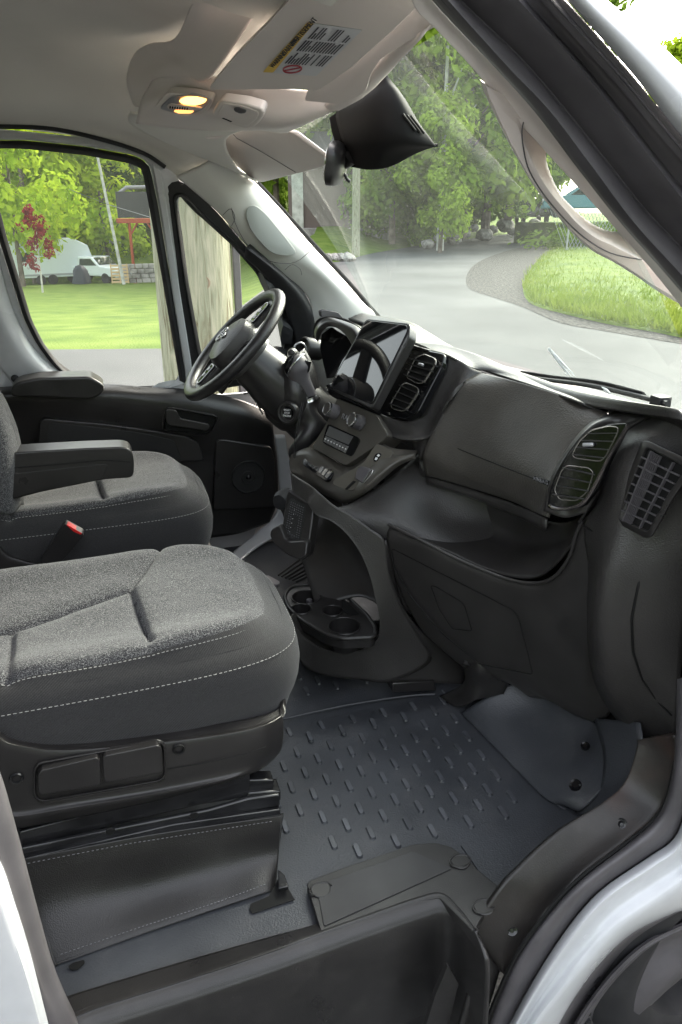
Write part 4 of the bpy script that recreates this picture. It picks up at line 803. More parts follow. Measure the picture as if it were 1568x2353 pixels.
# emblem: ram's head outline on a dark shield
def ramhead(h, s=1.0, cx_=0., cy_=.004):
    half = [(0, .026), (.010, .025), (.019, .020), (.023, .010), (.020, -.001), (.014, -.005), (.011, .001), (.014, .006), (.014, .012), (.009, .014), (.006, .008), (.007, -.002), (.009, -.010), (.006, -.020), (.0, -.025)]
    return [wl(cx_+a*s, cy_+b*s, h) for a, b in half]+[wl(cx_-a*s, cy_+b*s, h) for a, b in reversed(half[1:-1])]
plate('emblem', ramhead(.040, 1.2), en*.003, CHROME, stw, bev=.0006)
mb = MB()
for sgn in (-1, 1): mb.tube([wl(sgn*.003, .014, .0445), wl(sgn*.004, .002, .0445), wl(sgn*.003, -.012, .0445)], .0012, 5)
mb.make('emblem_lines', DARK, stw)
text('airbag_word', 'AIRBAG', .008, wl(.048, -.02, .034), eb, ea if eb.cross(ea).dot(en) > 0 else -ea, TEXTG, stw)
# column
cl = group('steering_column', van, 'black steering column shroud with a start button')
mb = MB(); mb.tube([wl(0, 0, -.02), wl(0, 0, -.06), wl(0, -.01, -.11), wl(0, -.02, -.18), wl(0, -.02, -.34)], [(.06, .066), (.07, .072), (.075, .078), (.085, .085), (.09, .09)], 28, flat=eb); mb.make('column_shroud', DASHB, cl)
patch('column_lower_cover', [[Y(560, 890, .42), Y(580, 905, .40), Y(600, 930, .38), Y(612, 960, .38)], [Y(610, 860, .32), Y(625, 900, .28), Y(640, 950, .27), Y(650, 990, .30)], [Y(660, 830, .26), Y(680, 880, .22), Y(692, 930, .21), Y(700, 985, .25)], [Y(700, 800, .30), Y(725, 850, .28), Y(740, 930, .28), Y(745, 1000, .30)]], DASHB, cl, n=6, thick=.01)
sb = Y(661, 949, .215); ax = V((-.62, -.72, .12)).normalized()
mb = MB(); mb.lathe(sb, ax, [(.034, -.012), (.033, .0), (.029, .004), (.024, .003), (.022, -.002), (.018, -.003)], 32); mb.make('ignition_bezel', DASHB, cl)
mb = MB(); mb.lathe(sb, ax, [(.0, .001), (.015, .001), (.0165, -.001), (.017, -.004)], 28); mb.make('start_button', GLOSS, cl)
sx = V((0, 0, 1)).cross(ax).normalized(); sy = ax.cross(sx)
for i, s in enumerate(('START', 'STOP', 'ENGINE')): text('button_text', s, .0075, sb+ax*.0015+sy*(.008-.008*i), sx, sy, TEXTW, cl)
mb = MB(); mb.tube(RY((560, 905, .40), (572, 903, .40), (590, 925, .38), (604, 952, .37)), .003, 6); mb.make('column_trim', CHROME, cl)
mb = MB(); mb.tube([wl(-.05, .0, -.06), wl(-.10, .03, -.07), wl(-.13, .04, -.07)], [.007, .008, .014], 10); mb.make('signal_stalk', DASHB, cl); mb = MB(); mb.lathe(Y(673, 812, .26), V((-.4, -.8, .2)), [(0, .018), (.010, .016), (.015, .006), (.015, -.01)], 16); mb.make('wiper_stalk', DASHB, cl)
#================================================================== DASHBOARD
da = group('dashboard', van, 'black grained dashboard with air vents, glovebox and open shelf')
# top pad running the full width
patch('dash_top', [
    [W(1.06, .84, .82), W(1.14, .5, .80), W(1.18, 0, .80), W(1.16, -.4, .80), W(1.11, -.65, .80), W(1.05, -.9, .80)],
    [W(.95, .84, .89), W(1.0, .5, .90), Y(945, 786, .05), Y(1180, 850, -.22), Y(1340, 902, -.48), Y(1568, 948, -.84)],
    [W(.88, .84, .88), W(.88, .5, .885), Y(950, 795, .0), Y(1140, 858, -.2), Y(1330, 925, -.52), Y(1568, 965, -.86)]], DASH, da, n=6, thick=.01)
# hump above the centre vents that flows into the glovebox surround
mb = MB(); mb.box((1.08, 0, .38), (.10, 1.68, .66)); mb.box((1.05, 0, .74), (.16, 1.66, .03)); mb.make('dash_light_block', DARK, da)  # unseen dark boxes added inside the dash to block light leaks
patch('dash_hood', [
    [Y(940, 787, .06), Y(1015, 792, -.02), Y(1090, 812, -.12), Y(1185, 852, -.24), Y(1260, 880, -.36), Y(1340, 905, -.48), Y(1400, 935, -.56)],
    [Y(946, 792, .02), Y(1018, 806, -.07), Y(1092, 832, -.16), Y(1180, 860, -.26), Y(1262, 888, -.38), Y(1340, 915, -.50), Y(1398, 942, -.57)],
    [Y(955, 800, .01), Y(1022, 812, -.12), Y(1085, 845, -.18), Y(1135, 857, -.22), Y(1240, 890, -.38), Y(1320, 918, -.52), Y(1395, 948, -.58)]], DASH, da, n=6, thick=.006)
patch('vent_surround', [
    [Y(1022, 812, -.12), Y(1000, 860, -.12), Y(980, 905, -.12), Y(955, 950, -.12), Y(930, 968, -.11), Y(880, 955, -.05), Y(862, 945, .0)],
    [Y(1060, 830, -.16), Y(1040, 875, -.165), Y(1015, 920, -.165), Y(985, 975, -.16), Y(945, 1000, -.15), Y(890, 985, -.07), Y(865, 960, -.01)],
    [Y(1090, 848, -.19), Y(1050, 895, -.20), Y(1020, 945, -.20), Y(985, 1000, -.19), Y(940, 1012, -.16), Y(893, 1002, -.08), Y(872, 975, -.01)],
    [Y(1120, 858, -.2), Y(1056, 885, -.2), Y(1030, 930, -.2), Y(990, 1002, -.2), Y(945, 1015, -.12), Y(900, 1008, -.04), Y(880, 985, .02)]], DASH, da, n=6, thick=.006)
# centre right vents in a gloss panel
cvp = plane3(Y(955, 800, .0), Y(1020, 813, -.13), Y(870, 950, .0))
nrm = cvp[1] if cvp[1].x > 0 else -cvp[1]
plate('vent_panel', OL(rnd([(868, 950), (905, 865), (952, 799), (1022, 812), (1016, 838), (960, 948), (930, 964)], 8), .0, cvp), nrm*.02, GLOSS, da, bev=.003)
def vent(outl, pl, nlo, a0, a1, b0, b1, knob=None, m=DASHB):
    cen = tuple(sum((V(p) for p in outl), V((0, 0)))/len(outl)); nn = pl[1] if pl[1].x > 0 else -pl[1]
    inn = [tuple(V(cen)+(V(p)-V(cen))*.92) for p in outl]
    plate('vent_throat', OL(rnd(inn, 6), .0015, pl), nn*.001, DARK, da, bev=0)
    ring('vent_frame', OL(rnd(inn, 6), .008, pl), OL(rnd(outl, 8), .004, pl), mat('bright satin frame', (.30, .28, .26), .25, .5, metal=.6), da, thick=.004, bev=.001, mids=(OL(rnd([tuple(V(cen)+(V(p)-V(cen))*.96) for p in outl], 7), .010, pl),))
    mb = MB()
    for i in range(nlo):
        t = (i+.7)/(nlo+.4); a = V(a0).lerp(V(a1), t); b = V(b0).lerp(V(b1), t)
        p, q = ON(pl, *a, .007), ON(pl, *b, .007); e = (q-p).normalized(); up_ = nn.cross(e).normalized()
        c = (p+q)/2; mb.box(c, ((q-p).length, .0022, .010), (e, (up_*.8+nn*.4).normalized(), nn))
    mb.make('vent_slats', mat('slat plastic', (.05, .048, .048), .3, .6), da, smooth=False)
    if knob:
        c = ON(pl, *knob, .012); mb = MB(); mb.box(c, (.022, .008, .008), ((ON(pl, *b0)-ON(pl, *a0)).normalized(), nn.cross((ON(pl, *b0)-ON(pl, *a0)).normalized()), nn)); mb.make('vent_tab', CHROME if 0 else SILV, da, bev=.003, seg=3)
vent([(932, 868), (955, 822), (975, 812), (1003, 824), (1003, 836), (975, 880), (960, 884)], cvp, 4, (945, 815), (928, 870), (1010, 832), (968, 886), knob=(968, 838))
vent([(896, 930), (925, 882), (935, 878), (962, 890), (964, 900), (938, 940), (925, 946), (900, 940)], cvp, 4, (925, 876), (893, 938), (968, 896), (930, 950))
# glovebox lid
patch('glovebox_lid', [
    [Y(1105, 856, -.2), Y(1177, 874, -.31), Y(1268, 901, -.44), Y(1340, 929, -.53), Y(1396, 950, -.6)],
    [Y(1062, 880, -.2), Y(1160, 900, -.31), Y(1250, 930, -.44), Y(1320, 962, -.54), Y(1365, 985, -.6)],
    [Y(1033, 925, -.2), Y(1130, 955, -.31), Y(1215, 990, -.44), Y(1280, 1020, -.54), Y(1325, 1040, -.6)],
    [Y(993, 995, -.2), Y(1090, 1035, -.31), Y(1175, 1070, -.44), Y(1235, 1098, -.54), Y(1285, 1115, -.62)],
    [Y(972, 1050, -.19), Y(1075, 1090, -.31), Y(1165, 1128, -.44), Y(1225, 1150, -.54), Y(1262, 1165, -.62)],
    [Y(978, 1092, -.18), Y(1082, 1122, -.31), Y(1175, 1152, -.44), Y(1225, 1175, -.54), Y(1255, 1188, -.62)]], GLOV, da, n=7, thick=.008)
mb = MB(); mb.tube(RY((1005, 1011, -.204), (1090, 1046, -.317), (1160, 1074, -.43), (1235, 1103, -.548)), .0014, 6); mb.make('lid_groove', DARK, da)
tp = Y(1243, 1103, -.572); plate('airbag_badge', RY((1228, 1093, -.552), (1262, 1105, -.598), (1259, 1117, -.598), (1225, 1103, -.552)), (.004, 0, 0), DARK, da, bev=.0005)
text('airbag_word', 'AIRBAG', .013, Y(1243, 1104.5, -.579), Y(1262, 1110, -.598)-Y(1226, 1098, -.552), (-.3, 0, 1), TEXTG, da)
# lip over the shelf
patch('dash_underedge', [[Y(978, 1093, -.17), Y(1082, 1124, -.30), Y(1175, 1156, -.43), Y(1254, 1192, -.61)], [Y(982, 1112, -.16), Y(1082, 1144, -.29), Y(1175, 1182, -.42), Y(1254, 1221, -.60)], [Y(1000, 1105, .0), Y(1095, 1140, -.12), Y(1185, 1175, -.25), Y(1260, 1210, -.45)]], DASHL, da, n=5, thick=.005)
# body between centre stack and shelf, flank of the dash
patch('dash_flank', [
    [Y(893, 1003, -.06), Y(945, 1012, -.13), Y(985, 1002, -.17), Y(988, 1050, -.16)],
    [Y(958, 1035, -.08), Y(962, 1042, -.12), Y(968, 1065, -.16), Y(984, 1100, -.15)],
    [Y(945, 1058, -.10), Y(1000, 1080, -.15), Y(1060, 1110, -.20), Y(1180, 1160, -.26)],
    [Y(880, 1110, -.12), Y(960, 1140, -.18), Y(1040, 1185, -.22), Y(1190, 1215, -.28)],
    [Y(812, 1155, -.12), Y(900, 1190, -.2), Y(1010, 1240, -.26), Y(1140, 1300, -.34)],
    [Y(765, 1168, -.12), Y(880, 1240, -.2), Y(900, 1250, -.22), Y(1060, 1320, -.34)]], DASH, da, n=5, thick=.006)
# open shelf: floor, back and end
patch('shelf_back', [
    [Y(1000, 1110, -.08), Y(1090, 1140, -.2), Y(1180, 1180, -.32), Y(1290, 1200, -.50), Y(1345, 1180, -.62)],
    [Y(1010, 1190, -.12), Y(1110, 1215, -.24), Y(1200, 1240, -.36), Y(1290, 1240, -.54), Y(1335, 1205, -.64)],
    [Y(975, 1222, -.17), Y(1060, 1240, -.26), Y(1180, 1275, -.40), Y(1280, 1262, -.56), Y(1332, 1215, -.66)],
    [Y(920, 1218, -.2), Y(1020, 1262, -.32), Y(1130, 1312, -.44), Y(1235, 1325, -.56), Y(1322, 1240, -.66)]], DASHL, da, n=6, thick=.005)
mb = MB(); mb.tube(RY((1112, 1249, -.27), (1124, 1226, -.25), (1140, 1190, -.22)), .0010, 5); mb.make('shelf_edge_line', RUBG, da)
# lower dash, from the shelf lip down to the footwell
lip_ = [(896, 1207), (970, 1243), (1060, 1288), (1141, 1322), (1195, 1338), (1245, 1340), (1283, 1322), (1313, 1279), (1326, 1234), (1340, 1203)]
low = [(889, 1240), (960, 1285), (1045, 1335), (1130, 1375), (1195, 1395), (1255, 1395), (1305, 1370), (1340, 1310), (1358, 1260), (1372, 1215)]
mid = [(905, 1320), (965, 1385), (1045, 1440), (1120, 1480), (1190, 1490), (1250, 1490), (1310, 1470), (1350, 1420), (1375, 1350), (1400, 1250)]
bot = [(970, 1449), (1020, 1490), (1070, 1525), (1120, 1545), (1175, 1550), (1240, 1585), (1300, 1610), (1345, 1600), (1371, 1500), (1385, 1320)]
bo2 = [(1069, 1528), (1080, 1545), (1120, 1560), (1173, 1570), (1215, 1600), (1260, 1610), (1335, 1650), (1385, 1655), (1405, 1610), (1372, 1440)]
def yv(px): return -.2-.47*max(0, min(1.3, (px-896)/(1340-896)))**.9
def rowy(r, o=0.): return [Y(a, b, yv(a)+o) for a, b in r]
patch('lower_dash', [rowy(lip_, .02), rowy([(a, b+3) for a, b in lip_], -.01), rowy(low, -.015), rowy(mid, .0), rowy(bot, .03), rowy(bo2, .05)], DASHL, da, n=6, thick=.008)
mb = MB(); mb.tube([p+V((-.004, 0, .002)) for p in crv(rowy(lip_, -.01), 4)], .004, 8); mb.make('shelf_lip', DASHL, da)
# lower storage door with its release pull
gl = rnd([(900, 1260), (1180, 1402), (1192, 1420), (1212, 1495), (1225, 1550), (1100, 1525), (1010, 1450), (939, 1364), (905, 1300)], 8)
mb = MB(); mb.tube([Y(a, b, yv(a)-.0185+.0*(b-1260)) for a, b in gl], .0014, 5, closed=True); mb.make('storage_door_gap', DARK, da)
mb = MB(); mb.tube([Y(a, b, yv(a)-.0155) for a, b in rnd([(990, 1346), (1000, 1347), (1060, 1382), (1068, 1392), (1085, 1450), (1040, 1445), (1010, 1400)], 6)], .0012, 5, closed=True); mb.make('release_pull', DARK, da)
# right end of the dash
patch('dash_end', [
    [Y(1400, 950, -.60), Y(1470, 945, -.66), Y(1540, 950, -.78), Y(1610, 960, -.84)],
    [Y(1385, 1060, -.66), Y(1440, 1030, -.735), Y(1535, 1010, -.80), Y(1620, 1010, -.86)],
    [Y(1372, 1150, -.68), Y(1420, 1120, -.755), Y(1515, 1110, -.81), Y(1615, 1110, -.87)],
    [Y(1340, 1205, -.68), Y(1415, 1206, -.775), Y(1500, 1236, -.825), Y(1600, 1250, -.875)],
    [Y(1352, 1300, -.70), Y(1385, 1315, -.785), Y(1470, 1330, -.83), Y(1590, 1340, -.88)],
    [Y(1350, 1400, -.70), Y(1369, 1409, -.79), Y(1455, 1430, -.835), Y(1576, 1431, -.885)],
    [Y(1353, 1500, -.70), Y(1371, 1499, -.79), Y(1458, 1510, -.835), Y(1566, 1540, -.89)],
    [Y(1375, 1590, -.70), Y(1394, 1589, -.79), Y(1478, 1600, -.84), Y(1556, 1640, -.895)],
    [Y(1430, 1670, -.74), Y(1448, 1670, -.80), Y(1500, 1690, -.85), Y(1546, 1705, -.90)],
    [Y(1500, 1735, -.82), Y(1515, 1742, -.85), Y(1527, 1750, -.88), Y(1538, 1758, -.905)]], DASH, da, n=6, thick=.008)
mb = MB()
def yend(a, b):
    t = (a-1340)/75; return -.68-.095*t if t < 1 else -.775-.05*min(1.4, (a-1415)/70)
for L_ in ([(1342, 1209), (1400, 1240), (1470, 1276), (1480, 1286), (1466, 1350), (1452, 1422), (1455, 1500), (1476, 1562), (1510, 1610), (1543, 1645)],):
    q = rnd(L_, 8, closed=False); ys_ = [(1209, -.682), (1240, -.762), (1276, -.806), (1290, -.816), (1350, -.828), (1422, -.833), (1500, -.833), (1562, -.838), (1610, -.856), (1645, -.886)]
    def yi(b):
        for (b0_, y0_), (b1_, y1_) in zip(ys_, ys_[1:]):
            if b <= b1_: return y0_+(y1_-y0_)*max(0, (b-b0_)/(b1_-b0_))
        return ys_[-1][1]
    mb.tube([Y(a, b, yi(b)-.004) for a, b in q], .0022, 6)
mb.make('end_panel_seam', DARK, da)
# right vent pod
rvp = plane3(Y(1425, 978, -.715), Y(1257, 1168, -.645), Y(1350, 1170, -.71)); rn = rvp[1] if rvp[1].x > 0 else -rvp[1]
pod = [(1240, 1170), (1262, 1110), (1295, 1050), (1340, 990), (1385, 958), (1435, 945), (1500, 945), (1480, 960), (1450, 990), (1420, 1040), (1390, 1110), (1345, 1165), (1330, 1200), (1300, 1195)]
po3 = [Y(a, b, -.60-.10*max(0, min(1, (a-1240)/260))) for a, b in pod]
patch('vent_pod', [
    [Y(1248, 1175, -.62), Y(1262, 1110, -.61), Y(1297, 1040, -.605), Y(1345, 980, -.60), Y(1390, 955, -.60), Y(1440, 938, -.62), Y(1520, 946, -.74)],
    [Y(1256, 1177, -.63), Y(1268, 1112, -.635), Y(1303, 1045, -.635), Y(1352, 985, -.64), Y(1395, 962, -.64), Y(1448, 948, -.66), Y(1524, 948, -.76)],
    [Y(1300, 1190, -.65), Y(1300, 1120, -.63), Y(1330, 1060, -.635), Y(1370, 1010, -.64), Y(1410, 985, -.65), Y(1460, 965, -.69), Y(1510, 950, -.75)],
    [Y(1345, 1180, -.68), Y(1375, 1115, -.69), Y(1400, 1060, -.69), Y(1425, 1015, -.69), Y(1445, 985, -.69), Y(1475, 965, -.71), Y(1508, 952, -.75)],
    [Y(1330, 1205, -.66), Y(1380, 1145, -.67), Y(1415, 1080, -.67), Y(1440, 1025, -.67), Y(1462, 990, -.68), Y(1485, 968, -.71), Y(1512, 954, -.74)]], DASHL, da, n=6, thick=.005)
plate('vent_panel', OL(rnd([(1256, 1168), (1268, 1110), (1305, 1045), (1350, 992), (1400, 975), (1442, 972), (1436, 990), (1400, 1060), (1375, 1120), (1340, 1165), (1300, 1172)], 8), .006, rvp), rn*.02, GLOSS, da, bev=.003)
vent([(1312, 1048), (1330, 1015), (1360, 988), (1400, 978), (1424, 980), (1420, 995), (1392, 1050), (1380, 1062), (1320, 1054)], rvp, 4, (1355, 985), (1310, 1055), (1425, 982), (1382, 1066), knob=(1352, 1022))
vent([(1272, 1128), (1290, 1080), (1302, 1068), (1355, 1074), (1366, 1084), (1352, 1130), (1325, 1152), (1285, 1150)], rvp, 4, (1300, 1060), (1266, 1150), (1372, 1078), (1340, 1160))
mb = MB(); q = [ON(rvp, a, b, .010) for a, b in smooth2([(1262, 1160), (1275, 1168), (1310, 1168), (1345, 1150), (1375, 1100), (1400, 1050), (1430, 1000), (1445, 975)])]
mb.tube(q, .0038, 8); mb.make('pod_gloss_strip', mat('smoked chrome', (.12, .11, .11), .12, .5, metal=.8), da)
# side window vent on the dash end
svp = plane3(Y(1480, 1025, -.775), Y(1420, 1195, -.765), Y(1490, 1228, -.845)); sn = svp[1] if svp[1].x > 0 else -svp[1]
so = [(1416, 1196), (1440, 1120), (1478, 1022), (1492, 1022), (1568, 1060), (1590, 1075), (1540, 1140), (1492, 1228), (1486, 1230)]
ring('side_vent_frame', OL(rnd([(1422, 1192), (1446, 1120), (1482, 1030), (1490, 1029), (1562, 1066), (1576, 1078), (1532, 1140), (1490, 1220), (1484, 1221)], 4), .010, svp), OL(rnd([(1410, 1198), (1436, 1112), (1474, 1012), (1494, 1014), (1575, 1052), (1600, 1070), (1545, 1148), (1498, 1234), (1484, 1238)], 6), .006, svp), DASHB, da, thick=.006, bev=.0015)
plate('side_vent_throat', OL(rnd(so, 4), .005, svp), sn*.002, DARK, da, bev=0)
def SQ(u, v): return V((1482, 1030)).lerp(V((1422, 1192)), v).lerp(V((1572, 1075)).lerp(V((1488, 1222)), v), u)
mb = MB()
def bar(p, q, wdt, h):
    p, q = ON(svp, *p, .009), ON(svp, *q, .009); e = (q-p).normalized(); mb.box((p+q)/2, ((q-p).length, wdt, h), (e, sn.cross(e).normalized(), sn))
for u in (.22, .27, .32, .37, .42): bar(SQ(u, 0), SQ(u, 1), .0016, .004)
for u in (.18, .74): bar(SQ(u, 0), SQ(u, 1), .004 if u < .5 else .0026, .006)
for i in range(1, 8): bar(SQ(.0 if i % 1 == 0 else .4, i/8), SQ(1, i/8), .0024, .004)
mb.make('side_vent_grille', RUBG, da, smooth=False)
#---------------------------------------------------------------- cluster hood and far half of the dash
ic = group('instrument_hood', van, 'black hood over the instrument cluster beside the steering wheel')
patch('cluster_hood', [
    [Y(724, 778, .42), Y(722, 762, .42), Y(728, 745, .42), Y(740, 734, .40), Y(760, 730, .36), Y(792, 738, .30), Y(822, 751, .25), Y(845, 775, .22)],
    [Y(726, 780, .40), Y(728, 764, .39), Y(735, 750, .38), Y(750, 740, .36), Y(770, 740, .32), Y(795, 750, .27), Y(815, 765, .23), Y(825, 790, .21)],
    [Y(732, 788, .40), Y(738, 768, .39), Y(746, 757, .37), Y(758, 750, .35), Y(775, 754, .31), Y(790, 765, .28), Y(803, 782, .25), Y(812, 800, .23)]], DASHB, ic, n=6, thick=.006)
patch('cluster_hood_top', [
    [Y(724, 770, .50), Y(730, 748, .50), Y(745, 738, .48), Y(765, 735, .44), Y(800, 742, .38), Y(850, 765, .32)],
    [Y(724, 776, .42), Y(728, 745, .42), Y(742, 733, .40), Y(765, 731, .36), Y(800, 740, .30), Y(845, 770, .24)]], DASHB, ic, thick=.006)
plate('cluster_face', RY((735, 800, .44), (738, 768, .44), (760, 752, .42), (800, 775, .36), (815, 815, .32), (790, 860, .32), (750, 870, .38)), (.02, 0, 0), GLOSS, ic, bev=.002)
patch('dash_left', [
    [W(1.0, .86, .86), W(1.0, .7, .86), W(.98, .5, .86), W(.95, .3, .86), W(.93, .1, .86)],
    [W(.78, .86, .84), W(.78, .7, .84), W(.80, .5, .84), W(.82, .3, .84), W(.85, .1, .86)],
    [W(.70, .86, .78), W(.72, .7, .78), W(.74, .5, .76), W(.76, .3, .76), W(.78, .1, .80)],
    [W(.70, .86, .60), W(.70, .7, .60), W(.70, .5, .58), W(.72, .3, .58), W(.74, .1, .60)],
    [W(.72, .86, .48), W(.72, .7, .48), W(.72, .5, .46), W(.74, .3, .46), W(.76, .1, .45)]], DASH, ic, n=5, thick=.01)
mb = MB(); hv = Y(688, 797, .62); mb.lathe(Y(700, 800, .58), (-.9, -.3, .2), [(.035, -.06), (.038, .0), (.034, .006), (.028, .002), (.026, -.01), (0, -.012)], 24); mb.make('side_vent', DASHB, ic)
mb = MB(); mb.tube(crv(RY((676, 806, .55), (680, 792, .55), (694, 788, .55), (704, 800, .55), (700, 812, .55)), 4), .003, 6); mb.make('vent_trim', SILV, ic)
#================================================================== CENTRE STACK
MC['deck'] = mat('satin soft plastic', (.062, .057, .050), .36, .5, bump=('noise', 800, .1, .001), var=(9, 5, mottled((.062, .057, .050), .15), .06))
cs = group('centre_stack', van, 'centre stack with a tall touchscreen, climate controls and a gear lever')
scp = plane3(Y(845, 733, .15), Y(940, 745, -.05), Y(762, 893, .15)); sn_ = scp[1] if scp[1].x > 0 else -scp[1]
plate('screen_housing', OL(rnd([(845, 732), (942, 743), (940, 775), (858, 932), (852, 938), (756, 893), (760, 880), (838, 738)], 7), .0, scp), sn_*.026, DASHB, cs, bev=.005, seg=3)
plate('touchscreen', OL(rnd([(846, 736), (935, 747), (936, 760), (854, 929), (761, 890), (763, 880), (838, 742)], 5), .003, scp), sn_*.003, SCREEN, cs, bev=.0008)
patch('screen_plinth', [[Y(750, 885, .16), Y(760, 898, .14), Y(810, 922, .05), Y(858, 945, -.03), Y(870, 950, -.04)], [Y(752, 900, .18), Y(765, 912, .15), Y(812, 935, .08), Y(860, 958, .0), Y(880, 965, -.03)]], GLOSS, cs, thick=.02)
mb = MB(); mb.tube(RY((815, 795, .20), (790, 830, .20), (770, 872, .20)), .004, 6); mb.make('screen_edge_trim', SILV, cs)
cp = plane3(Y(780, 918, .11), Y(862, 955, -.04), Y(722, 1030, .13)); cn = cp[1] if cp[1].x > 0 else -cp[1]
plate('climate_fascia', OL(rnd([(775, 915), (865, 952), (892, 1000), (870, 1020), (795, 1070), (716, 1028), (752, 970)], 6), .0, cp), cn*.06, MC['deck'], cs, bev=.003)
patch('stack_side', [[Y(865, 952, -.04), Y(893, 1002, -.06), Y(870, 1022, -.06)], [Y(872, 975, .0), Y(900, 1008, -.03), Y(885, 1018, -.03)]], DASHB, cs)
for a, b in ((757, 943), (814, 968)):
    c = ON(cp, a+12, b+3, .004); ax = (V((-1, -.12, .50))).normalized(); mb = MB()
    mb.lathe(c, ax, [(.021, -.006), (.0215, .0), (.020, .001), (.0195, .022)], 30); mb.make('climate_knob', RUBG, cs)
    mb = MB(); mb.lathe(c, ax, [(.0198, .0205), (.0205, .023), (.0200, .027), (.0175, .0285), (.017, .026)], 32); mb.make('knob_ring', CHROME, cs)
    mb = MB(); mb.lathe(c, ax, [(.0, .0275), (.0165, .0272), (.017, .025)], 28); mb.make('knob_face', mat('brushed dark metal', (.18, .17, .16), .35, .5, metal=.8), cs)
ex = ON(cp, 822, 978)-ON(cp, 780, 958); ey = ON(cp, 780, 940)-ON(cp, 760, 975)
text('brand_word', 'RAM', .021, ON(cp, 797, 961, .002), ex, ey, SILV, cs, ext=.0008)
plate('climate_panel', OL(rnd([(753, 974), (760, 976), (822, 1004), (828, 1012), (812, 1044), (806, 1049), (745, 1020), (741, 1014)], 4), .003, cp), cn*.003, GLOSS, cs, bev=.001)
plate('climate_display', OL([(757, 979), (812, 1003), (801, 1022), (748, 1000)], .0038, cp), cn*.001, mat('lit display grey', (.10, .10, .10), .12, .5), cs, bev=0)
mb = MB(); mt = MB()
for i in range(8):
    t0, t1 = i/8+.01, (i+1)/8-.01; a = V((744.5, 1009)).lerp(V((799, 1034)), t0); b = V((744.5, 1009)).lerp(V((799, 1034)), t1); c = V((742.5, 1014)).lerp(V((794, 1041)), t1); d = V((742.5, 1014)).lerp(V((794, 1041)), t0)
    a += V((3, -8)); b += V((3, -8))
    mb.prism(OL([tuple(a), tuple(b), tuple(c), tuple(d)], .0052, cp), cn*.002)
    m_ = (a+b+c+d)/4; mt.prism(OL([tuple(m_+V(k)) for k in ((-1.5, -2), (1.2, -1), (1, 1), (-1.8, .2))], .0058, cp), cn*.0004)
mb.make('climate_buttons', mat('button grey', (.12, .12, .12), .2, .5), cs, bev=.0004); mt.make('button_icons', TEXTW, cs, smooth=False)
# switch deck
patch('switch_deck', [
    [Y(669, 1045, .20), Y(700, 1030, .18), Y(722, 1030, .14), Y(760, 1052, .08), Y(795, 1070, .02), Y(840, 1052, -.04), Y(868, 1017, -.06), Y(905, 1030, -.12), Y(958, 1035, -.16)],
    [Y(665, 1062, .20), Y(690, 1046, .17), Y(720, 1050, .11), Y(756, 1072, .05), Y(792, 1090, -.01), Y(838, 1075, -.08), Y(872, 1042, -.10), Y(908, 1045, -.14), Y(955, 1040, -.17)],
    [Y(667, 1078, .19), Y(692, 1076, .16), Y(722, 1096, .08), Y(756, 1112, .02), Y(790, 1120, -.05), Y(838, 1100, -.12), Y(875, 1068, -.14), Y(912, 1052, -.16), Y(955, 1043, -.18)],
    [Y(670, 1085, .185), Y(700, 1098, .14), Y(730, 1118, .06), Y(760, 1134, .0), Y(792, 1146, -.07), Y(838, 1122, -.14), Y(878, 1088, -.16), Y(915, 1062, -.17), Y(955, 1048, -.18)],
    [Y(674, 1094, .20), Y(705, 1112, .16), Y(733, 1130, .08), Y(762, 1145, .02), Y(795, 1157, -.05), Y(842, 1132, -.13), Y(882, 1100, -.15), Y(918, 1070, -.16), Y(956, 1054, -.18)]], mat('satin soft plastic', (.062, .057, .050), .38, .5, bump=('noise', 800, .1, .001), var=(9, 5, mottled((.062, .057, .050), .15), .06)), cs, n=6, thick=.006)
swp = plane3(Y(697, 1058, .158), Y(766, 1086, .03), Y(750, 1104, .028)); sw_n = swp[1] if swp[1].x > 0 else -swp[1]
plate('switch_bank', OL(rnd([(696, 1050), (703, 1043), (712, 1043), (764, 1080), (767, 1088), (757, 1102), (746, 1104), (697, 1068)], 4), .006, swp), sw_n*.012, GLOSS, cs, bev=.001)
mb = MB()
for i in range(7):
    t0, t1 = i/7+.015, (i+1)/7-.015; a, b = (V((703, 1046)).lerp(V((764, 1085)), t) for t in (t0, t1)); d, c = (V((697, 1061)).lerp(V((752, 1100)), t) for t in (t0, t1))
    mb.prism(OL([tuple(a), tuple(b), tuple(c), tuple(d)], .010, swp), sw_n*.004)
mb.make('switches', mat('glossy switch', (.05, .05, .05), .12, .6, coat=.5), cs, bev=.001)
# tray with usb ports and parking brake switch
trp = plane3(Y(764, 1110, -.03), Y(905, 1045, -.14), Y(815, 1130, -.10)); tn = trp[1] if trp[1].z < 0 else -trp[1]
trm = mat('tray plastic', (.085, .078, .066), .42, .4)
plate('tray', OL(rnd([(762, 1112), (772, 1100), (812, 1078), (838, 1060), (862, 1022), (870, 1020), (904, 1036), (900, 1048), (860, 1085), (838, 1104), (810, 1128), (790, 1124)], 7), .008, trp), tn*.003, trm, cs, bev=.001)
plate('usb_ports', OL(rnd([(858, 1054), (863, 1043), (873, 1040), (877, 1044), (866, 1060), (860, 1061)], 3), .0095, trp), tn*.002, GLOSS, cs, bev=.0005)
mb = MB(); mb.prism(OL([(861, 1056), (864, 1050), (869, 1052), (865, 1058)], .0102, trp), tn*.0004); mb.prism(OL([(866, 1047), (870, 1043), (874, 1046), (870, 1050)], .0102, trp), tn*.0004); mb.make('port_icons', TEXTW, cs, smooth=False)
plate('brake_switch', OL(rnd([(815, 1100), (820, 1078), (830, 1070), (850, 1076), (848, 1092), (832, 1110)], 4), .022, trp), tn*.014, RUBG, cs, bev=.003)
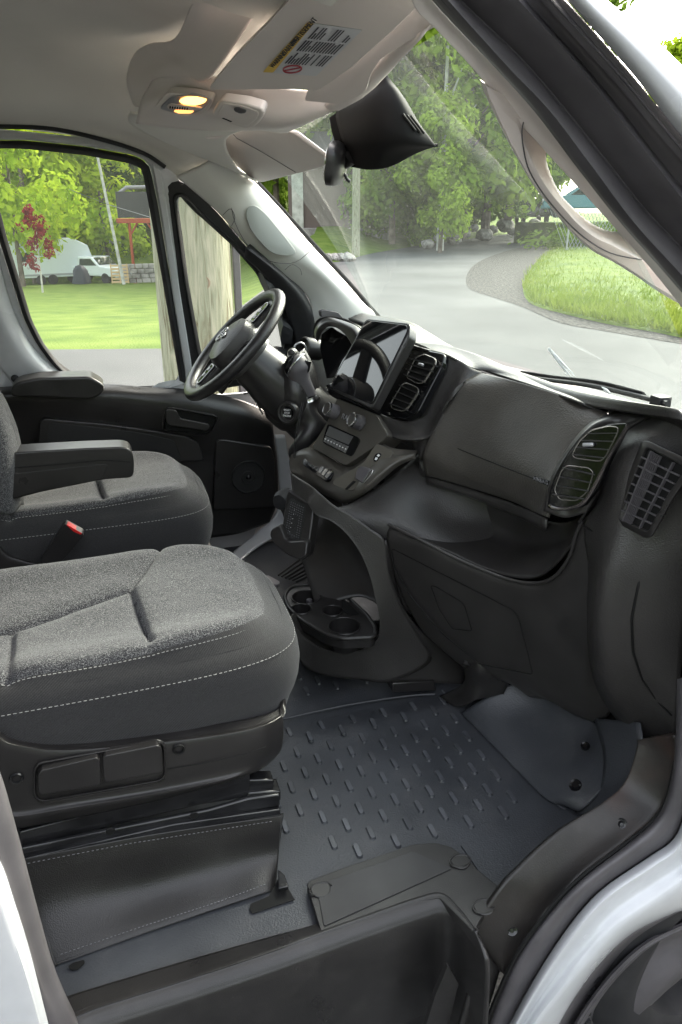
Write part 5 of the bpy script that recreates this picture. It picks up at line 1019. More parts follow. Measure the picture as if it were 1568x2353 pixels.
plate('brake_switch_edge', OL(rnd([(852, 1078), (858, 1080), (855, 1088), (836, 1110), (832, 1109)], 2), .024, trp), tn*.012, CHROME, cs, bev=.001)
plate('tray_slot', OL(rnd([(792, 1124), (797, 1125), (818, 1106), (812, 1104)], 2), .0105, trp), tn*.003, DARK, cs, bev=.001)
# gear lever
gs = group('gear_lever', van, 'black gear lever with a chrome collar and leather boot')
gy = .24
def blob(name, rows_, m, yc, dep):                              # cross sections: (left px, right px, py)
    mb = MB(); rr_ = []
    for (a, b, y_a, y_b) in rows_:
        l, r = Y(a, y_a, yc), Y(b, y_b, yc); c = (l+r)/2; h = (r-l)/2; d = V((0, 1, 0))*h.length*dep
        rr_.append([c+h*cos(t)+d*sin(t) for t in [2*pi*k/20 for k in range(20)]])
    cols = [crv([r[j] for r in rr_], 4) for j in range(20)]; rr_ = [[cols[j][i] for j in range(20)] for i in range(len(cols[0]))]
    mb.grid(rr_, True); mb.f += [tuple(range(20)), tuple(len(mb.v)-20+k for k in range(20))]
    return mb.make(name, m, gs)
blob('lever_knob', [(668, 690, 822, 812), (656, 700, 838, 818), (654, 712, 852, 836), (662, 710, 868, 850), (676, 713, 885, 868), (690, 722, 903, 890), (697, 727, 912, 903)], RUBG, gy, .9)
blob('lever_cap', [(664, 678, 818, 812), (655, 676, 832, 820), (653, 672, 848, 840), (660, 668, 862, 858)], GLOSS, gy-.012, .9)
mb = MB(); mb.tube(crv(RY((662, 864, .20), (668, 845, .19), (682, 828, .19), (694, 816, .20), (700, 814, .21)), 4), .003, 8); mb.make('lever_trim', CHROME, gs)
plate('lever_trigger', RY((702, 828, .215), (717, 831, .215), (712, 852, .215), (708, 858, .215)), (0, .015, 0), GLOSS, gs, bev=.002)
blob('lever_collar', [(694, 727, 918, 903), (695, 730, 921, 907), (694, 732, 926, 912)], CHROME, gy, .9)
boot = [(696, 730, 922, 912), (692, 734, 935, 930), (686, 740, 960, 955), (680, 748, 990, 978), (674, 742, 1018, 996), (671, 716, 1042, 1022), (674, 698, 1056, 1046)]
bo_ = blob('lever_boot', boot, LEATH, gy, .85)
for v in bo_.data.vertices: v.co += V((1, 0, 0))*.010*sin(v.co.z*55+v.co.y*70)+V((0, 0, 0))
mb = MB(); mb.tube(crv(RY((694, 925, .18), (686, 965, .17), (678, 1010, .17), (676, 1052, .185)), 5), .0014, 5); mb.tube(crv(RY((698, 925, .178), (690, 965, .168), (682, 1010, .168), (680, 1050, .183)), 5), .0010, 5); mb.make('boot_seam', RUB, gs)
#================================================================== LOWER CONSOLE
cn_ = group('lower_console', van, 'black lower console with an arched niche and cup holders')
arch = [(672, 1128), (704, 1152), (728, 1183), (763, 1197), (798, 1227), (829, 1271), (851, 1324), (864, 1377), (873, 1425), (869, 1465), (842, 1487), (800, 1497), (750, 1492), (700, 1462), (668, 1420)]
outr = [(668, 1088), (716, 1118), (765, 1160), (810, 1186), (850, 1215), (884, 1244), (895, 1320), (925, 1400), (965, 1465), (990, 1520), (900, 1566), (825, 1562), (754, 1554), (706, 1536), (678, 1500)]
def cy(p): return -.10+.0035*max(0, 700-p[0])*(1 if p[1] < 1200 else 0)-.12*max(0, min(1, (p[0]-690)/190))-.05*max(0, min(1, (p[1]-1180)/350))
A3 = [Y(*p, cy(p)) for p in arch]; B3 = [Y(*p, cy(p)-.0) for p in outr]
mm = [Y(*tuple(V(a).lerp(V(b), .12)), cy(a)-.006) for a, b in zip(arch, outr)]
patch('console_side', [[p+V((.02, .03, 0)) for p in A3], A3, mm, B3], DASH, cn_, n=6, thick=.004)
patch('console_flank', [
    [Y(884, 1244, -.225), Y(889, 1242, -.225), Y(896, 1255, -.21)],
    [Y(895, 1320, -.24), Y(915, 1370, -.23), Y(925, 1385, -.21)],
    [Y(940, 1440, -.25), Y(965, 1447, -.25), Y(985, 1465, -.22)],
    [Y(960, 1510, -.25), Y(1010, 1495, -.25), Y(1066, 1528, -.24)],
    [Y(900, 1566, -.265), Y(970, 1568, -.265), Y(1066, 1572, -.27)]], DASHL, cn_, n=5, thick=.005)
# niche interior
patch('niche_wall', [[p+V((.0, .0, 0)) for p in A3[3:10]], [p+V((.06, .10, 0)) for p in A3[3:10]], [W(.58, .16, .5), W(.60, .15, .45), W(.62, .13, .4), W(.62, .1, .36), W(.62, .06, .32), W(.62, .0, .28), W(.62, -.08, .24)],
                     [W(.45, .24, .44), W(.47, .22, .4), W(.48, .2, .36), W(.5, .16, .32), W(.5, .1, .28), W(.5, .02, .24), W(.5, -.04, .2)]], DASHL, cn_, n=5, thick=.004)
# outer belly under the cup tray
patch('console_belly', [
    [Y(660, 1392, .02), Y(668, 1412, -.02), Y(695, 1440, -.08), Y(740, 1470, -.14), Y(790, 1482, -.18), Y(835, 1480, -.21), Y(868, 1462, -.235)],
    [Y(664, 1412, .02), Y(672, 1430, -.03), Y(700, 1462, -.09), Y(745, 1490, -.15), Y(792, 1498, -.19), Y(838, 1492, -.22), Y(870, 1470, -.24)],
    [Y(668, 1460, .04), Y(676, 1480, -.01), Y(704, 1505, -.08), Y(750, 1525, -.14), Y(800, 1535, -.19), Y(850, 1535, -.24), Y(900, 1530, -.26)],
    [Y(676, 1500, .06), Y(684, 1512, .02), Y(708, 1536, -.04), Y(754, 1554, -.12), Y(825, 1562, -.18), Y(870, 1565, -.22), Y(910, 1568, -.26)]], DASHL, cn_, n=6, thick=.005)
ch = group('cup_holder', van, 'black cup holder tray with three round wells')
tz = .225
tro = rnd([(653, 1370), (666, 1350), (702, 1343), (763, 1349), (800, 1372), (842, 1411), (864, 1440), (862, 1464), (790, 1468), (750, 1459), (693, 1425), (662, 1396)], 12)
holes = [((704, 1373), .041), ((692, 1400), .029), ((764, 1404), .029), ((792, 1439), .043)]
# tray plate: polar grid skipping the wells
mb = MB(); hs = [(Z(a, b, tz), r) for (a, b), r in holes]; O = [Z(a, b, tz) for a, b in tro]
def inside(p):
    c = False; j = len(O)-1
    for i in range(len(O)):
        if (O[i].y > p.y) != (O[j].y > p.y) and p.x < (O[j].x-O[i].x)*(p.y-O[i].y)/(O[j].y-O[i].y)+O[i].x: c = not c
        j = i
    return c
def snap(p):
    for c, r in hs:
        d = V((p.x-c.x, p.y-c.y))
        if abs(d.length-r) < .0022: d = d.normalized()*r; return V((c.x+d.x, c.y+d.y, p.z))
    return p
x0, x1, y0, y1 = min(p.x for p in O), max(p.x for p in O), min(p.y for p in O), max(p.y for p in O); st_ = .003
nx, ny = int((x1-x0)/st_)+2, int((y1-y0)/st_)+2; idx = {}
def gv(i, j):
    if (i, j) not in idx: idx[(i, j)] = len(mb.v); mb.v.append(snap(V((x0+i*st_, y0+j*st_, tz))))
    return idx[(i, j)]
for i in range(nx):
    for j in range(ny):
        c = V((x0+(i+.5)*st_, y0+(j+.5)*st_, tz))
        if inside(c) and all((V((c.x-h.x, c.y-h.y)).length > r) for h, r in hs): mb.f.append((gv(i, j), gv(i+1, j), gv(i+1, j+1), gv(i, j+1)))
mb.make('tray_top', DASHB, ch, thick=.003)
mb = MB(); mb.tube(O, [(.006, .005)]*len(O), 10, closed=True); mb.make('tray_rim', DASHB, ch)
mb = MB(); mb.grid([O, [p*1.0+V((0, 0, -.03)) for p in O]], True); mb.make('tray_skirt', DASHB, ch)
for c, r in hs:
    mb = MB(); mb.lathe(c, (0, 0, 1), [(r, 0), (r*.98, -.01), (r*.9, -.06), (r*.85, -.062), (0, -.062)], 28); mb.tube([c+V((r*cos(t), r*sin(t), .001)) for t in [2*pi*k/28 for k in range(28)]], .0022, 6, closed=True); mb.make('cup_well', DASHB, ch)
for a, b in ((711, 1384), (838, 1450)):
    mb = MB(); c = Z(a, b, tz-.012); mb.lathe(c, (0, 0, 1), [(0, .012), (.008, .009), (.010, -.01), (.009, -.03)], 14); mb.make('cup_grip', RUBG, ch)
plate('tray_pocket', [Z(a, b, tz+.001) for a, b in [(786, 1380), (792, 1377), (826, 1412), (800, 1412), (785, 1402)]], (0, 0, .0012), DARK, ch, bev=0)
# portable speaker style holder on the console face
hd = group('device_holder', van, 'black clip-on holder with a perforated grille on the console edge')
hpn = plane3(Y(700, 1124, -.02), Y(722, 1150, -.06), Y(648, 1240, -.02)); hn = hpn[1] if hpn[1].x > 0 else -hpn[1]
hv_ = V((.6, .5, 0)).normalized()
plate('holder_body', OL(rnd([(658, 1136), (664, 1126), (672, 1124), (716, 1146), (722, 1156), (718, 1200), (706, 1280), (700, 1288), (690, 1288), (646, 1262), (645, 1240)], 8), .01, hpn), hv_*.035, DASHB, hd, bev=.006, seg=3)
plate('holder_grille', OL(rnd([(664, 1150), (670, 1144), (700, 1160), (702, 1172), (690, 1244), (682, 1244), (652, 1226), (652, 1216)], 5), .0115, hpn), hv_*.002, MESH, hd, bev=.0005)
mb = MB()
for i in range(14):
    for j in range(7):
        u, v = (j+.5)/7, (i+.5)/14; p = V((668, 1150)).lerp(V((654, 1224)), v).lerp(V((700, 1165)).lerp(V((688, 1240)), v), u)
        if 2 <= j <= 4 and 5 <= i <= 12: continue
        mb.box(ON(hpn, *p, .0125), (.0022, .0022, .0012))
mb.make('grille_perforation', TEXTG, hd, smooth=False)
mb = MB()
for k in range(6): p = V((677, 1172)).lerp(V((666, 1222)), k/5); mb.box(ON(hpn, *p, .013), (.0035 if k in (2, 3) else .0018, .001, .001))
mb.make('grille_marks', TEXTW, hd, smooth=False)
cr_ = [(622, 1218), (640, 1207), (646, 1215), (655, 1240), (664, 1246), (700, 1243), (706, 1250), (703, 1278), (690, 1288), (660, 1276), (630, 1250), (620, 1232)]
plate('holder_cradle', OL(rnd(cr_, 6), .030, hpn), hv_*.022, DASHB, hd, bev=.005, seg=3)
plate('holder_top_edge', OL(rnd([(660, 1128), (666, 1124), (712, 1150), (710, 1156), (704, 1156)], 3), .0125, hpn), hv_*.006, RUBG, hd, bev=.001)
mb = MB(); mb.lathe(Y(650, 1150, .12), V((-.7, -.7, 0)), [(0, .02), (.022, .018), (.03, .0), (.028, -.03)], 20); mb.make('holder_knob', RUB, hd)
# pedals and driver footwell behind the console
fw = group('driver_footwell', van, 'dark driver footwell with pedal and ribbed footrest')
patch('firewall', [[W(.80, .85, 0), W(.80, .5, 0), W(.8, .2, 0), W(.8, 0, 0)], [W(.98, .85, .3), W(.98, .5, .3), W(.98, .2, .3), W(.98, 0, .3)], [W(1.0, .85, .6), W(1.0, .5, .6), W(1.0, .2, .6), W(1.0, 0, .6)], [W(1.01, .86, .77), W(1.01, .5, .77), W(1.01, .2, .77), W(1.01, 0, .77)]], DARK, fw, n=4, thick=.01)
mb = MB()
for i in range(6): mb.tube([Z(640+i*8, 1322+i*3, .04), Z(690+i*10, 1285+i*5, .06)], .004, 6)
mb.make('footrest_ribs', DASHB, fw)
plate('pedal', [Z(a, b, .10) for a, b in rnd([(606, 1324), (616, 1321), (644, 1336), (640, 1343), (630, 1343), (608, 1330)], 3)], (0, 0, -.012), mat('pedal grey rubber', (.20, .19, .20), .5), fw, bev=.002)
patch('white_floor_edge', [[Y(632, 1000, .88), Y(640, 1080, .88), Y(640, 1170, .88), Y(600, 1215, .86), Y(545, 1260, .8), Y(530, 1275, .75)], [Y(655, 1000, .88), Y(668, 1080, .88), Y(672, 1180, .88), Y(650, 1220, .84), Y(590, 1255, .78), Y(550, 1290, .70)]], WHITE, fw, n=5, thick=.01)
patch('driver_side_wall', [[W(.55, .90, .6), W(.75, .90, .6), W(.98, .90, .6)], [W(.55, .90, .2), W(.75, .90, .2), W(.98, .90, .2)], [W(.50, .88, 0), W(.75, .88, 0), W(.98, .88, 0)]], TRIMG, fw, n=3, thick=.01)
# lower hardware behind the console: black strut, box on the tunnel
tu = group('tunnel_box', van, 'black tunnel cover at the foot of the console')
mb = MB(); mb.box((.70, .07, .07), (.40, .26, .13)); mb.make('tunnel_block', DASHB, tu, bev=.01)
patch('tunnel_strut', [[Y(1064, 1470, -.32), Y(1080, 1475, -.36), Y(1100, 1495, -.40), Y(1130, 1520, -.42)], [Y(1066, 1530, -.33), Y(1076, 1535, -.38), Y(1105, 1540, -.42), Y(1170, 1555, -.44)], [Y(1064, 1570, -.33), Y(1075, 1575, -.38), Y(1110, 1580, -.42), Y(1160, 1590, -.43)], [Y(1010, 1600, -.30), Y(1050, 1625, -.36), Y(1090, 1610, -.41), Y(1158, 1594, -.43)]], DASHB, tu, n=5, thick=.01)
plate('tunnel_step', RY((903, 1570, -.27), (1000, 1564, -.27), (1003, 1588, -.27), (902, 1592, -.27)), (0, .08, 0), DASHB, tu, bev=.004)
mb = MB(); mb.tube(RY((1070, 1480, -.34), (1078, 1500, -.36), (1072, 1530, -.38)), [.010, .008, .012], 8); mb.make('bonnet_lever', DASHB, tu)
#================================================================== OUTSIDE
GZ = -.62
def terr(x, y):
    d = max(y, .1); a = x/d; w_ = 1-max(0, min(1, (a-.14)/.16)); w_ = w_*w_*(3-2*w_)
    z = GZ
    if y > 10.2: z -= .066*(y-10.2)*w_*min(1, (y-10.2)/3)
    if y > 62: z += .30*(y-62)*w_
    return z
mb = MB(); rows = []
xs = [-400, -200, -90]+[-60+i*1.5 for i in range(81)]+[90, 200, 400]; ys = [-300, -100, -30, -8, 0, 4, 8, 10.0, 10.2, 10.6]+[11+i*1.5 for i in range(40)]+[75, 90, 140, 300]
for y in ys: rows.append([W(x, y, terr(x, y)-.06) for x in xs])
mb.grid(rows); tag(mb.make('ground', LAWN), 'ground with mown lawn falling away beyond the road', kind='structure')
# road surface and driveway
road = [(-80, -60), (140, -60), (140, 60)]+[]
rd = [Z(a, b, GZ) for a, b in ((-260, 803), (120, 803), (372, 801), (560, 700), (640, 640), (700, 612), (780, 601), (850, 583), (950, 566), (1050, 552), (1150, 540), (1230, 529), (1290, 519), (1420, 512))]
pts = [W(-60, -40, GZ), W(-60, rd[0].y, GZ)]+rd+[W(90, 40, GZ), W(90, -40, GZ)]
o = mk('road', pts, [tuple(range(len(pts)))], ASPH, smooth=False); tag(o, 'grey asphalt road curving uphill past the van', kind='structure')
gr = [Z(a, b, GZ+.006) for a, b in smooth2([(1330, 545), (1240, 560), (1160, 578), (1100, 602), (1074, 630), (1078, 662), (1130, 682), (1200, 705), (1290, 742), (1400, 762), (1568, 790), (1700, 810), (1800, 700), (1600, 560), (1330, 545)], 4)]
o = mk('gravel', gr, [tuple(range(len(gr)))], GRAV, smooth=False); tag(o, 'grey gravel shoulder', kind='structure')
# grassy verge mound on the bend
vg = [(1300, 560), (1255, 585), (1225, 612), (1208, 640), (1203, 672), (1225, 700), (1300, 722), (1400, 745), (1500, 762), (1620, 785), (1800, 800), (1800, 640), (1500, 540)]
vo_ = [Z(a, b, GZ+.01) for a, b in smooth2(vg+[vg[0]], 4)[:-1]]; cen = sum(vo_, V())/len(vo_)
mb = MB(); mb.grid([[cen+(p-cen)*s+V((0, 0, h)) for p in vo_] for s, h in ((1, 0), (.93, .05), (.8, .10), (.5, .15), (.0, .18))], True)
tag(mb.make('verge', LAWN), 'grassy verge mound inside the bend', kind='structure')
mb = MB(); r = random.Random(11)
def pip(p, poly):
    c = False; j = len(poly)-1
    for i in range(len(poly)):
        if (poly[i].y > p.y) != (poly[j].y > p.y) and p.x < (poly[j].x-poly[i].x)*(p.y-poly[i].y)/(poly[j].y-poly[i].y)+poly[i].x: c = not c
        j = i
    return c
cnt = 0
while cnt < 16000:
    px, py = r.uniform(1195, 1620), r.uniform(545, 790); p = Z(px, py, GZ+.05)
    if not pip(p, vo_): continue
    cnt += 1; q = (p-cen); hgt = r.uniform(.06, .22)*(1.8 if r.random() < .06 else 1); dd_ = r.uniform(0, pi); wd = V((cos(dd_), sin(dd_), 0))*r.uniform(.008, .02)
    ln = V((r.uniform(-.12, .12), r.uniform(-.12, .12), hgt)); mb.add([p-wd, p+wd, p+ln*.6+wd*.6, p+ln, p+ln*.6-wd*.6], [(0, 1, 2, 3, 4)])
tag(mb.make('tall_grass', GRASSM, smooth=False), 'tall unmown grass on the verge', kind='stuff')
# bank grass strip on the far side of the road
bk_ = [(700, 600), (780, 601), (850, 583), (950, 566), (1050, 552), (1150, 540), (1230, 529), (1290, 519), (1420, 512), (1420, 490), (1290, 500), (1150, 515), (1050, 530), (950, 540), (850, 556), (780, 570), (700, 575)]
mb = MB(); n_ = 9
lo = [Z(a, b, GZ+.01) for a, b in bk_[:n_]]
hi_ = [p+V((.35*1.5, .94*4.0, .35)) for p in lo]; h2_ = [p+V((3, 9, .7)) for p in lo]; h3_ = [p+V((12, 36, 2.6)) for p in lo]
mb.grid([crv(lo, 4), crv(hi_, 4), crv(h2_, 4), crv(h3_, 4)]); tag(mb.make('bank', LAWN), 'grass bank rising beyond the far edge of the road', kind='structure')
# ---- leaves
def crown(name, R, H, n, seed, m, leaf=.3, shape=1.):
    r = random.Random(seed); mb = MB(); cl = []
    for i in range(int(26*shape)):
        t = r.uniform(0, 2*pi); h = r.uniform(.0, 1); w_ = R*(sin(pi*min(1, h*.86+.14))**.7)*r.uniform(.35, 1.0)
        cl.append((V((cos(t)*w_, sin(t)*w_, h*H)), R*r.uniform(.22, .42)))
    for i in range(n):
        c, s = cl[r.randrange(len(cl))]
        d = V((r.gauss(0, 1), r.gauss(0, 1), r.gauss(0, .75))).normalized()*s*r.uniform(.55, 1.08); p = c+d
        nn = (d.normalized()+V((r.uniform(-.7, .7), r.uniform(-.7, .7), r.uniform(-.2, .9)))).normalized(); u = nn.orthogonal().normalized(); v = nn.cross(u); a = r.uniform(0, pi); u, v = u*cos(a)+v*sin(a), v*cos(a)-u*sin(a)
        k = leaf*r.uniform(.5, 1.2); mb.add([p-u*k*.5, p+v*k*.3, p+u*k*.6, p-v*k*.3], [(0, 1, 2, 3)])
    me_o = mb.make(name, m, smooth=False); return me_o
def trunk(name, H, r0, m, seed):
    r = random.Random(seed); mb = MB(); mb.tube([V((0, 0, 0)), V((r.uniform(-.1, .1), 0, H*.4)), V((r.uniform(-.2, .2), .1, H*.9))], [r0, r0*.7, r0*.3], 8)
    for i in range(5):
        t = r.uniform(0, 2*pi); z = H*r.uniform(.35, .7); mb.tube([V((0, 0, z)), V((cos(t)*H*.14, sin(t)*H*.14, z+H*.16))], [r0*.4, r0*.12], 5)
    return mb.make(name, m)
protos = {}
def tree(kind, loc, s, rot, label, grp, name='tree', sz=1.):
    if kind not in protos:
        m, R, H, n, leaf, th, tr, seed, bm_ = kinds[kind]
        c = crown('crown', R, H, n, seed, m, leaf); t = trunk('trunk', th+H*.7, tr, bm_, seed); c.location = (0, 0, th); protos[kind] = (c, t); first = True
    else: first = False
    e = empty(name, loc); e.scale = (s, s, s*sz); e.rotation_euler = (0, 0, rot); tag(e, label, 'tree', grp)
    for q in protos[kind]:
        k = q if first else q.copy()
        if not first: COL.objects.link(k)
        k.parent = e
    return e
kinds = {'bush': (LEAF_D, 2.4, 2.6, 2800, .34, .1, .05, 12, BARK), 'dark': (LEAF_D, 3.6, 10, 5200, .50, 2.2, .2, 1, BARK), 'dark2': (LEAF_D, 4.2, 9, 5200, .50, 2.0, .22, 2, BARK), 'mid': (LEAF_M, 3.8, 9, 5600, .45, 2.0, .2, 3, BARK), 'mid2': (LEAF_M, 3.2, 10, 5200, .45, 2.0, .18, 4, PALEBARK),
         'lime': (LEAF_L, 2.6, 6.2, 5200, .34, 1.3, .12, 5, BARK), 'redleaf': (LEAF_R, .85, 2.7, 700, .22, 1.1, .05, 6, PALEBARK)}
def far(px, D, z=None):                                         # ground point at distance D in the direction of px
    d = ray(px, 600); h = V((d.x, d.y, 0)).normalized()*D; p = V((CAM.x+h.x, CAM.y+h.y, 0)); p.z = terr(p.x, p.y) if z is None else z; return p
r = random.Random(21)
wood = [(-40, 74, 'dark', 1.5), (60, 80, 'dark2', 1.6), (140, 74, 'mid', 1.35), (215, 78, 'dark', 1.7), (262, 74, 'mid2', 1.3), (330, 76, 'dark2', 1.5), (380, 80, 'mid', 1.6), (180, 93, 'dark', 2.1), (20, 96, 'dark2', 2.2), (300, 96, 'mid', 2.2), (100, 94, 'mid2', 2.0), (440, 88, 'dark', 1.6), (520, 83, 'mid', 1.5), (590, 74, 'dark2', 1.4)]
place = ['behind the white trailer', 'far left behind the yellow-green tree', 'above the pickup', 'behind the bare white mast', 'beside the bare white mast', 'behind the raised wooden deck', 'right of the raised wooden deck', 'tall in the back row over the pickup', 'tallest at the left window edge', 'back row above the deck', 'back row above the trailer', 'behind the utility pole', 'past the corner of the quarter window', 'behind the brown house']
for (px, D, k, s), w_ in zip(wood, place):
    tree(k, far(px, D), s, r.uniform(0, 6), ('dark' if 'dark' in k else 'mid')+' green woodland tree '+w_, 'woodland trees beyond the lawn')
wd2 = [(640, 52, 'mid', 1.15), (700, 60, 'dark', 1.3), (745, 50, 'mid2', .9), (850, 46, 'dark2', 1.0), (900, 40, 'mid', .9), (960, 44, 'dark', 1.15), (1010, 38, 'mid2', 1.05), (1060, 42, 'mid', 1.1), (1110, 46, 'dark2', 1.2), (1160, 50, 'mid', 1.2), (1200, 60, 'dark', 1.2), (1230, 66, 'mid2', .9), (900, 56, 'dark', 1.5), (1000, 58, 'dark2', 1.6), (1090, 60, 'mid', 1.7), (1180, 66, 'dark', 1.8), (1010, 75, 'mid', 2.2), (860, 70, 'mid2', 1.9), (1070, 80, 'mid2', 2.3)]
pl2 = ['left of the brown house', 'behind the brown house roof', 'beside the mirror over the house', 'right of the road pole', 'above the rocks, low branches', 'second right of the road pole', 'in the middle of the windshield', 'above the bend of the road', 'left of the parked cars', 'over the parked cars', 'behind the near pillar handle', 'at the far right behind the handle', 'in the second row right of the pole', 'in the second row mid windshield', 'in the second row above the bend', 'in the second row above the cars', 'tallest, under the windshield top edge', 'tall behind the sensor cover', 'tall behind the pillar top']
for (px, D, k, s), w_ in zip(wd2, pl2):
    p = far(px, D, GZ); p.z = GZ+.0+max(0, (D-38))*.10
    tree(k, p, s, r.uniform(0, 6), ('dark' if 'dark' in k else 'fresh')+' green roadside tree '+w_, 'trees across the road')
tree('lime', far(75, 62), 2.0, .3, 'bright yellow-green maple at the left of the lawn', None, sz=1.2)
tree('lime', far(-10, 64), 2.0, 1.3, 'pale lime tree at the left edge of the side window', None, sz=1.2)
tree('lime', far(45, 52), 1.45, 5.3, 'yellow-green tree whose low boughs hang in front of the trailer', None, sz=1.1)
tree('lime', far(250, 63), 1.5, 2.1, 'lime green young tree beside the bare white mast', None)
tree('mid', far(1010, 36, GZ), .55, 2.9, 'young green tree above the rocks in mid windshield', None)
tree('lime', far(160, 65), 1.7, 4.1, 'low lime tree in front of the woodland above the pickup', None)
tree('redleaf', far(88, 38), .85, 0, 'slender red-leaved young tree standing alone on the lawn', None, sz=1.15)
tree('dark', far(1530, 58, GZ), .85, 0, 'dark tree at the right edge beyond the van pillar', None)
tree('lime', far(1500, 50, GZ), 1.3, 0, 'small green tree low at the right edge beyond the van pillar', None)
for k_, (px, D, s_, w_) in enumerate([(850, 43, .8, 'right of the roadside pole'), (885, 44, 1.0, 'second right of the roadside pole'), (935, 42, .9, 'left of the boulders'), (985, 46, 1.1, 'behind the first boulders'), (1035, 47, 1.2, 'behind the middle boulders'), (1090, 50, 1.3, 'at the top of the road'), (1140, 53, 1.3, 'left of the dark parked car'), (1185, 60, 1.4, 'behind the dark parked car')]):
    o = tree('bush', far(px, D, GZ+.5+(D-40)*.10), s_, k_*1.3, 'low dark green shrub '+w_, 'shrubs beyond the road', name='shrub'); o['category'] = 'shrub'
# far wood closing the view
mb = MB(); r = random.Random(31)
for i in range(56000):
    px = r.uniform(-300, 1215); D = r.uniform(88, 120); p = far(px, D, 0); z0 = (-6 if px < 500 else 0)+(D-88)*.5
    p.z = z0+r.uniform(0, 24)*(.75+.25*sin(px*.021)+.15*sin(px*.057))
    u = V((r.gauss(0, 1), r.gauss(0, 1), r.gauss(0, 1))).normalized(); v = u.orthogonal().normalized(); k = r.uniform(.5, 1.2)
    mb.add([p-u*k*.5, p+v*k*.35, p+u*k*.5, p-v*k*.35], [(0, 1, 2, 3)])
for i in range(26000):                                          # unseen leaf ring added behind the camera to cut low sky light
    t = r.uniform(pi*.98, pi*1.9); D = r.uniform(15, 21); p = V((D*1.25*cos(t), -2+D*sin(t), 0)); p.z = GZ+r.uniform(0, 1)**.8*(6.5+1.6*sin(t*9)+1.2*sin(t*23))
    u = V((r.gauss(0, 1), r.gauss(0, 1), r.gauss(0, 1))).normalized(); v = u.orthogonal().normalized(); k = r.uniform(.3, .9)
    mb.add([p-u*k*.5, p+v*k*.35, p+u*k*.5, p-v*k*.35], [(0, 1, 2, 3)])
tag(mb.make('woodland', LEAF_D, smooth=False), 'distant mass of woodland leaves closing the view, with an unseen ring added behind the camera to block sky light', kind='stuff')
mb = MB(); a_ = [far(px, 122, 0) for px in range(-400, 1201, 100)]
mb.grid([[p+V((0, 0, -8)) for p in a_], [p*1.0+V((0, 0, 12+2*sin(p.x*.1))) for p in a_], [p*1.15+V((0, 0, 30)) for p in a_]])
tag(mb.make('wooded_hill', mat('wooded slope', (.03, .055, .015), .95, .1, var=(.5, 8, ((.3, (.015, .03, .008)), (.7, (.06, .10, .02))), 0))), 'dark wooded slope behind the trees', kind='structure')
# utility poles
WOODP = mat('weathered treated pole wood', (.3, .3, .22), .85, .2)
def polemat():
    m = WOODP; N = m.node_tree.nodes; L = m.node_tree.links; b = N['Principled BSDF']; tc = N.new('ShaderNodeTexCoord'); mp = N.new('ShaderNodeMapping'); mp.inputs['Scale'].default_value = (14, 14, 1.5)
    L.new(tc.outputs['Object'], mp.inputs[0]); t = N.new('ShaderNodeTexNoise'); t.inputs['Scale'].default_value = 2.6; t.inputs['Detail'].default_value = 9; t.inputs['Distortion'].default_value = 1.2; L.new(mp.outputs[0], t.inputs[0])
    r = N.new('ShaderNodeValToRGB'); L.new(t.outputs[0], r.inputs[0]); e = r.color_ramp.elements; e[0].position = .32; e[0].color = (.11, .09, .05, 1); e[1].position = .66; e[1].color = (.32, .31, .23, 1); q = e.new(.48); q.color = (.21, .22, .15, 1)
    L.new(r.outputs[0], b.inputs['Base Color']); bp_ = N.new('ShaderNodeBump'); bp_.inputs['Distance'].default_value = .01; bp_.inputs['Strength'].default_value = .6; L.new(t.outputs[0], bp_.inputs['Height']); L.new(bp_.outputs[0], b.inputs['Normal'])
polemat()
pe = empty('utility_pole', (0, 0, 0)); pc = Y(446, 640, 2.1); pe.location = (pc.x, 2.1, GZ); tag(pe, 'thick weathered utility pole close outside the driver window', 'pole')
mb = MB(); mb.lathe((0, 0, 0), (0, 0, 1), [(.195, 0), (.19, 1.5), (.18, 3), (.14, 9)], 40); mb.make('pole_shaft', WOODP, pe)
mb = MB(); kc = Y(466, 650, 1.92)-pe.location; mb.lathe(kc, V((-.1, -1, 0)), [(0, .004), (.012, .006), (.02, .0), (.034, .004), (.04, -.006)], 20); mb.make('knot', mat('knot wood', (.2, .14, .09), .8), pe)
mb = MB(); cx_ = Y(537, 640, 2.1)-pe.location; mb.box((cx_.x+.012, -.03, 1.6), (.035, .04, 3.2)); mb.make('cable_guard', RUBG, pe, bev=.004)
pe2 = empty('utility_pole', far(818, 33, GZ)); tag(pe2, 'pale wooden utility pole across the road', 'pole'); mb = MB(); mb.lathe((0, 0, 0), (0, 0, 1), [(.17, 0), (.16, 3), (.13, 11)], 16); mb.make('pole_shaft', WOODP, pe2)
b_ = far(268, 50); ms = empty('mast', b_); tag(ms, 'tall thin white bare mast leaning slightly among the trees', 'mast'); mb = MB(); mb.tube([V((.3, 0, 0)), V((0, 0, 3)), V((-.65, 0, 9.5)), V((-.8, 0, 12))], [.11, .09, .07, .05], 8); mb.make('mast_tube', PALEBARK, ms)
mb = MB(); mb.tube([far(-50, 42, 4.6), far(100, 45, 5.7), far(252, 50, 6.9)], .018, 5); tag(mb.make('overhead_wire', TEXTG), 'thin grey overhead wire sloping to the mast', 'wire')
mb = MB(); mb.tube([far(180, 45, 2.2), far(260, 50, 1.5), far(360, 42, .8)], .018, 5); tag(mb.make('overhead_wire', TEXTG), 'thin grey overhead wire crossing low behind the mast', 'wire')
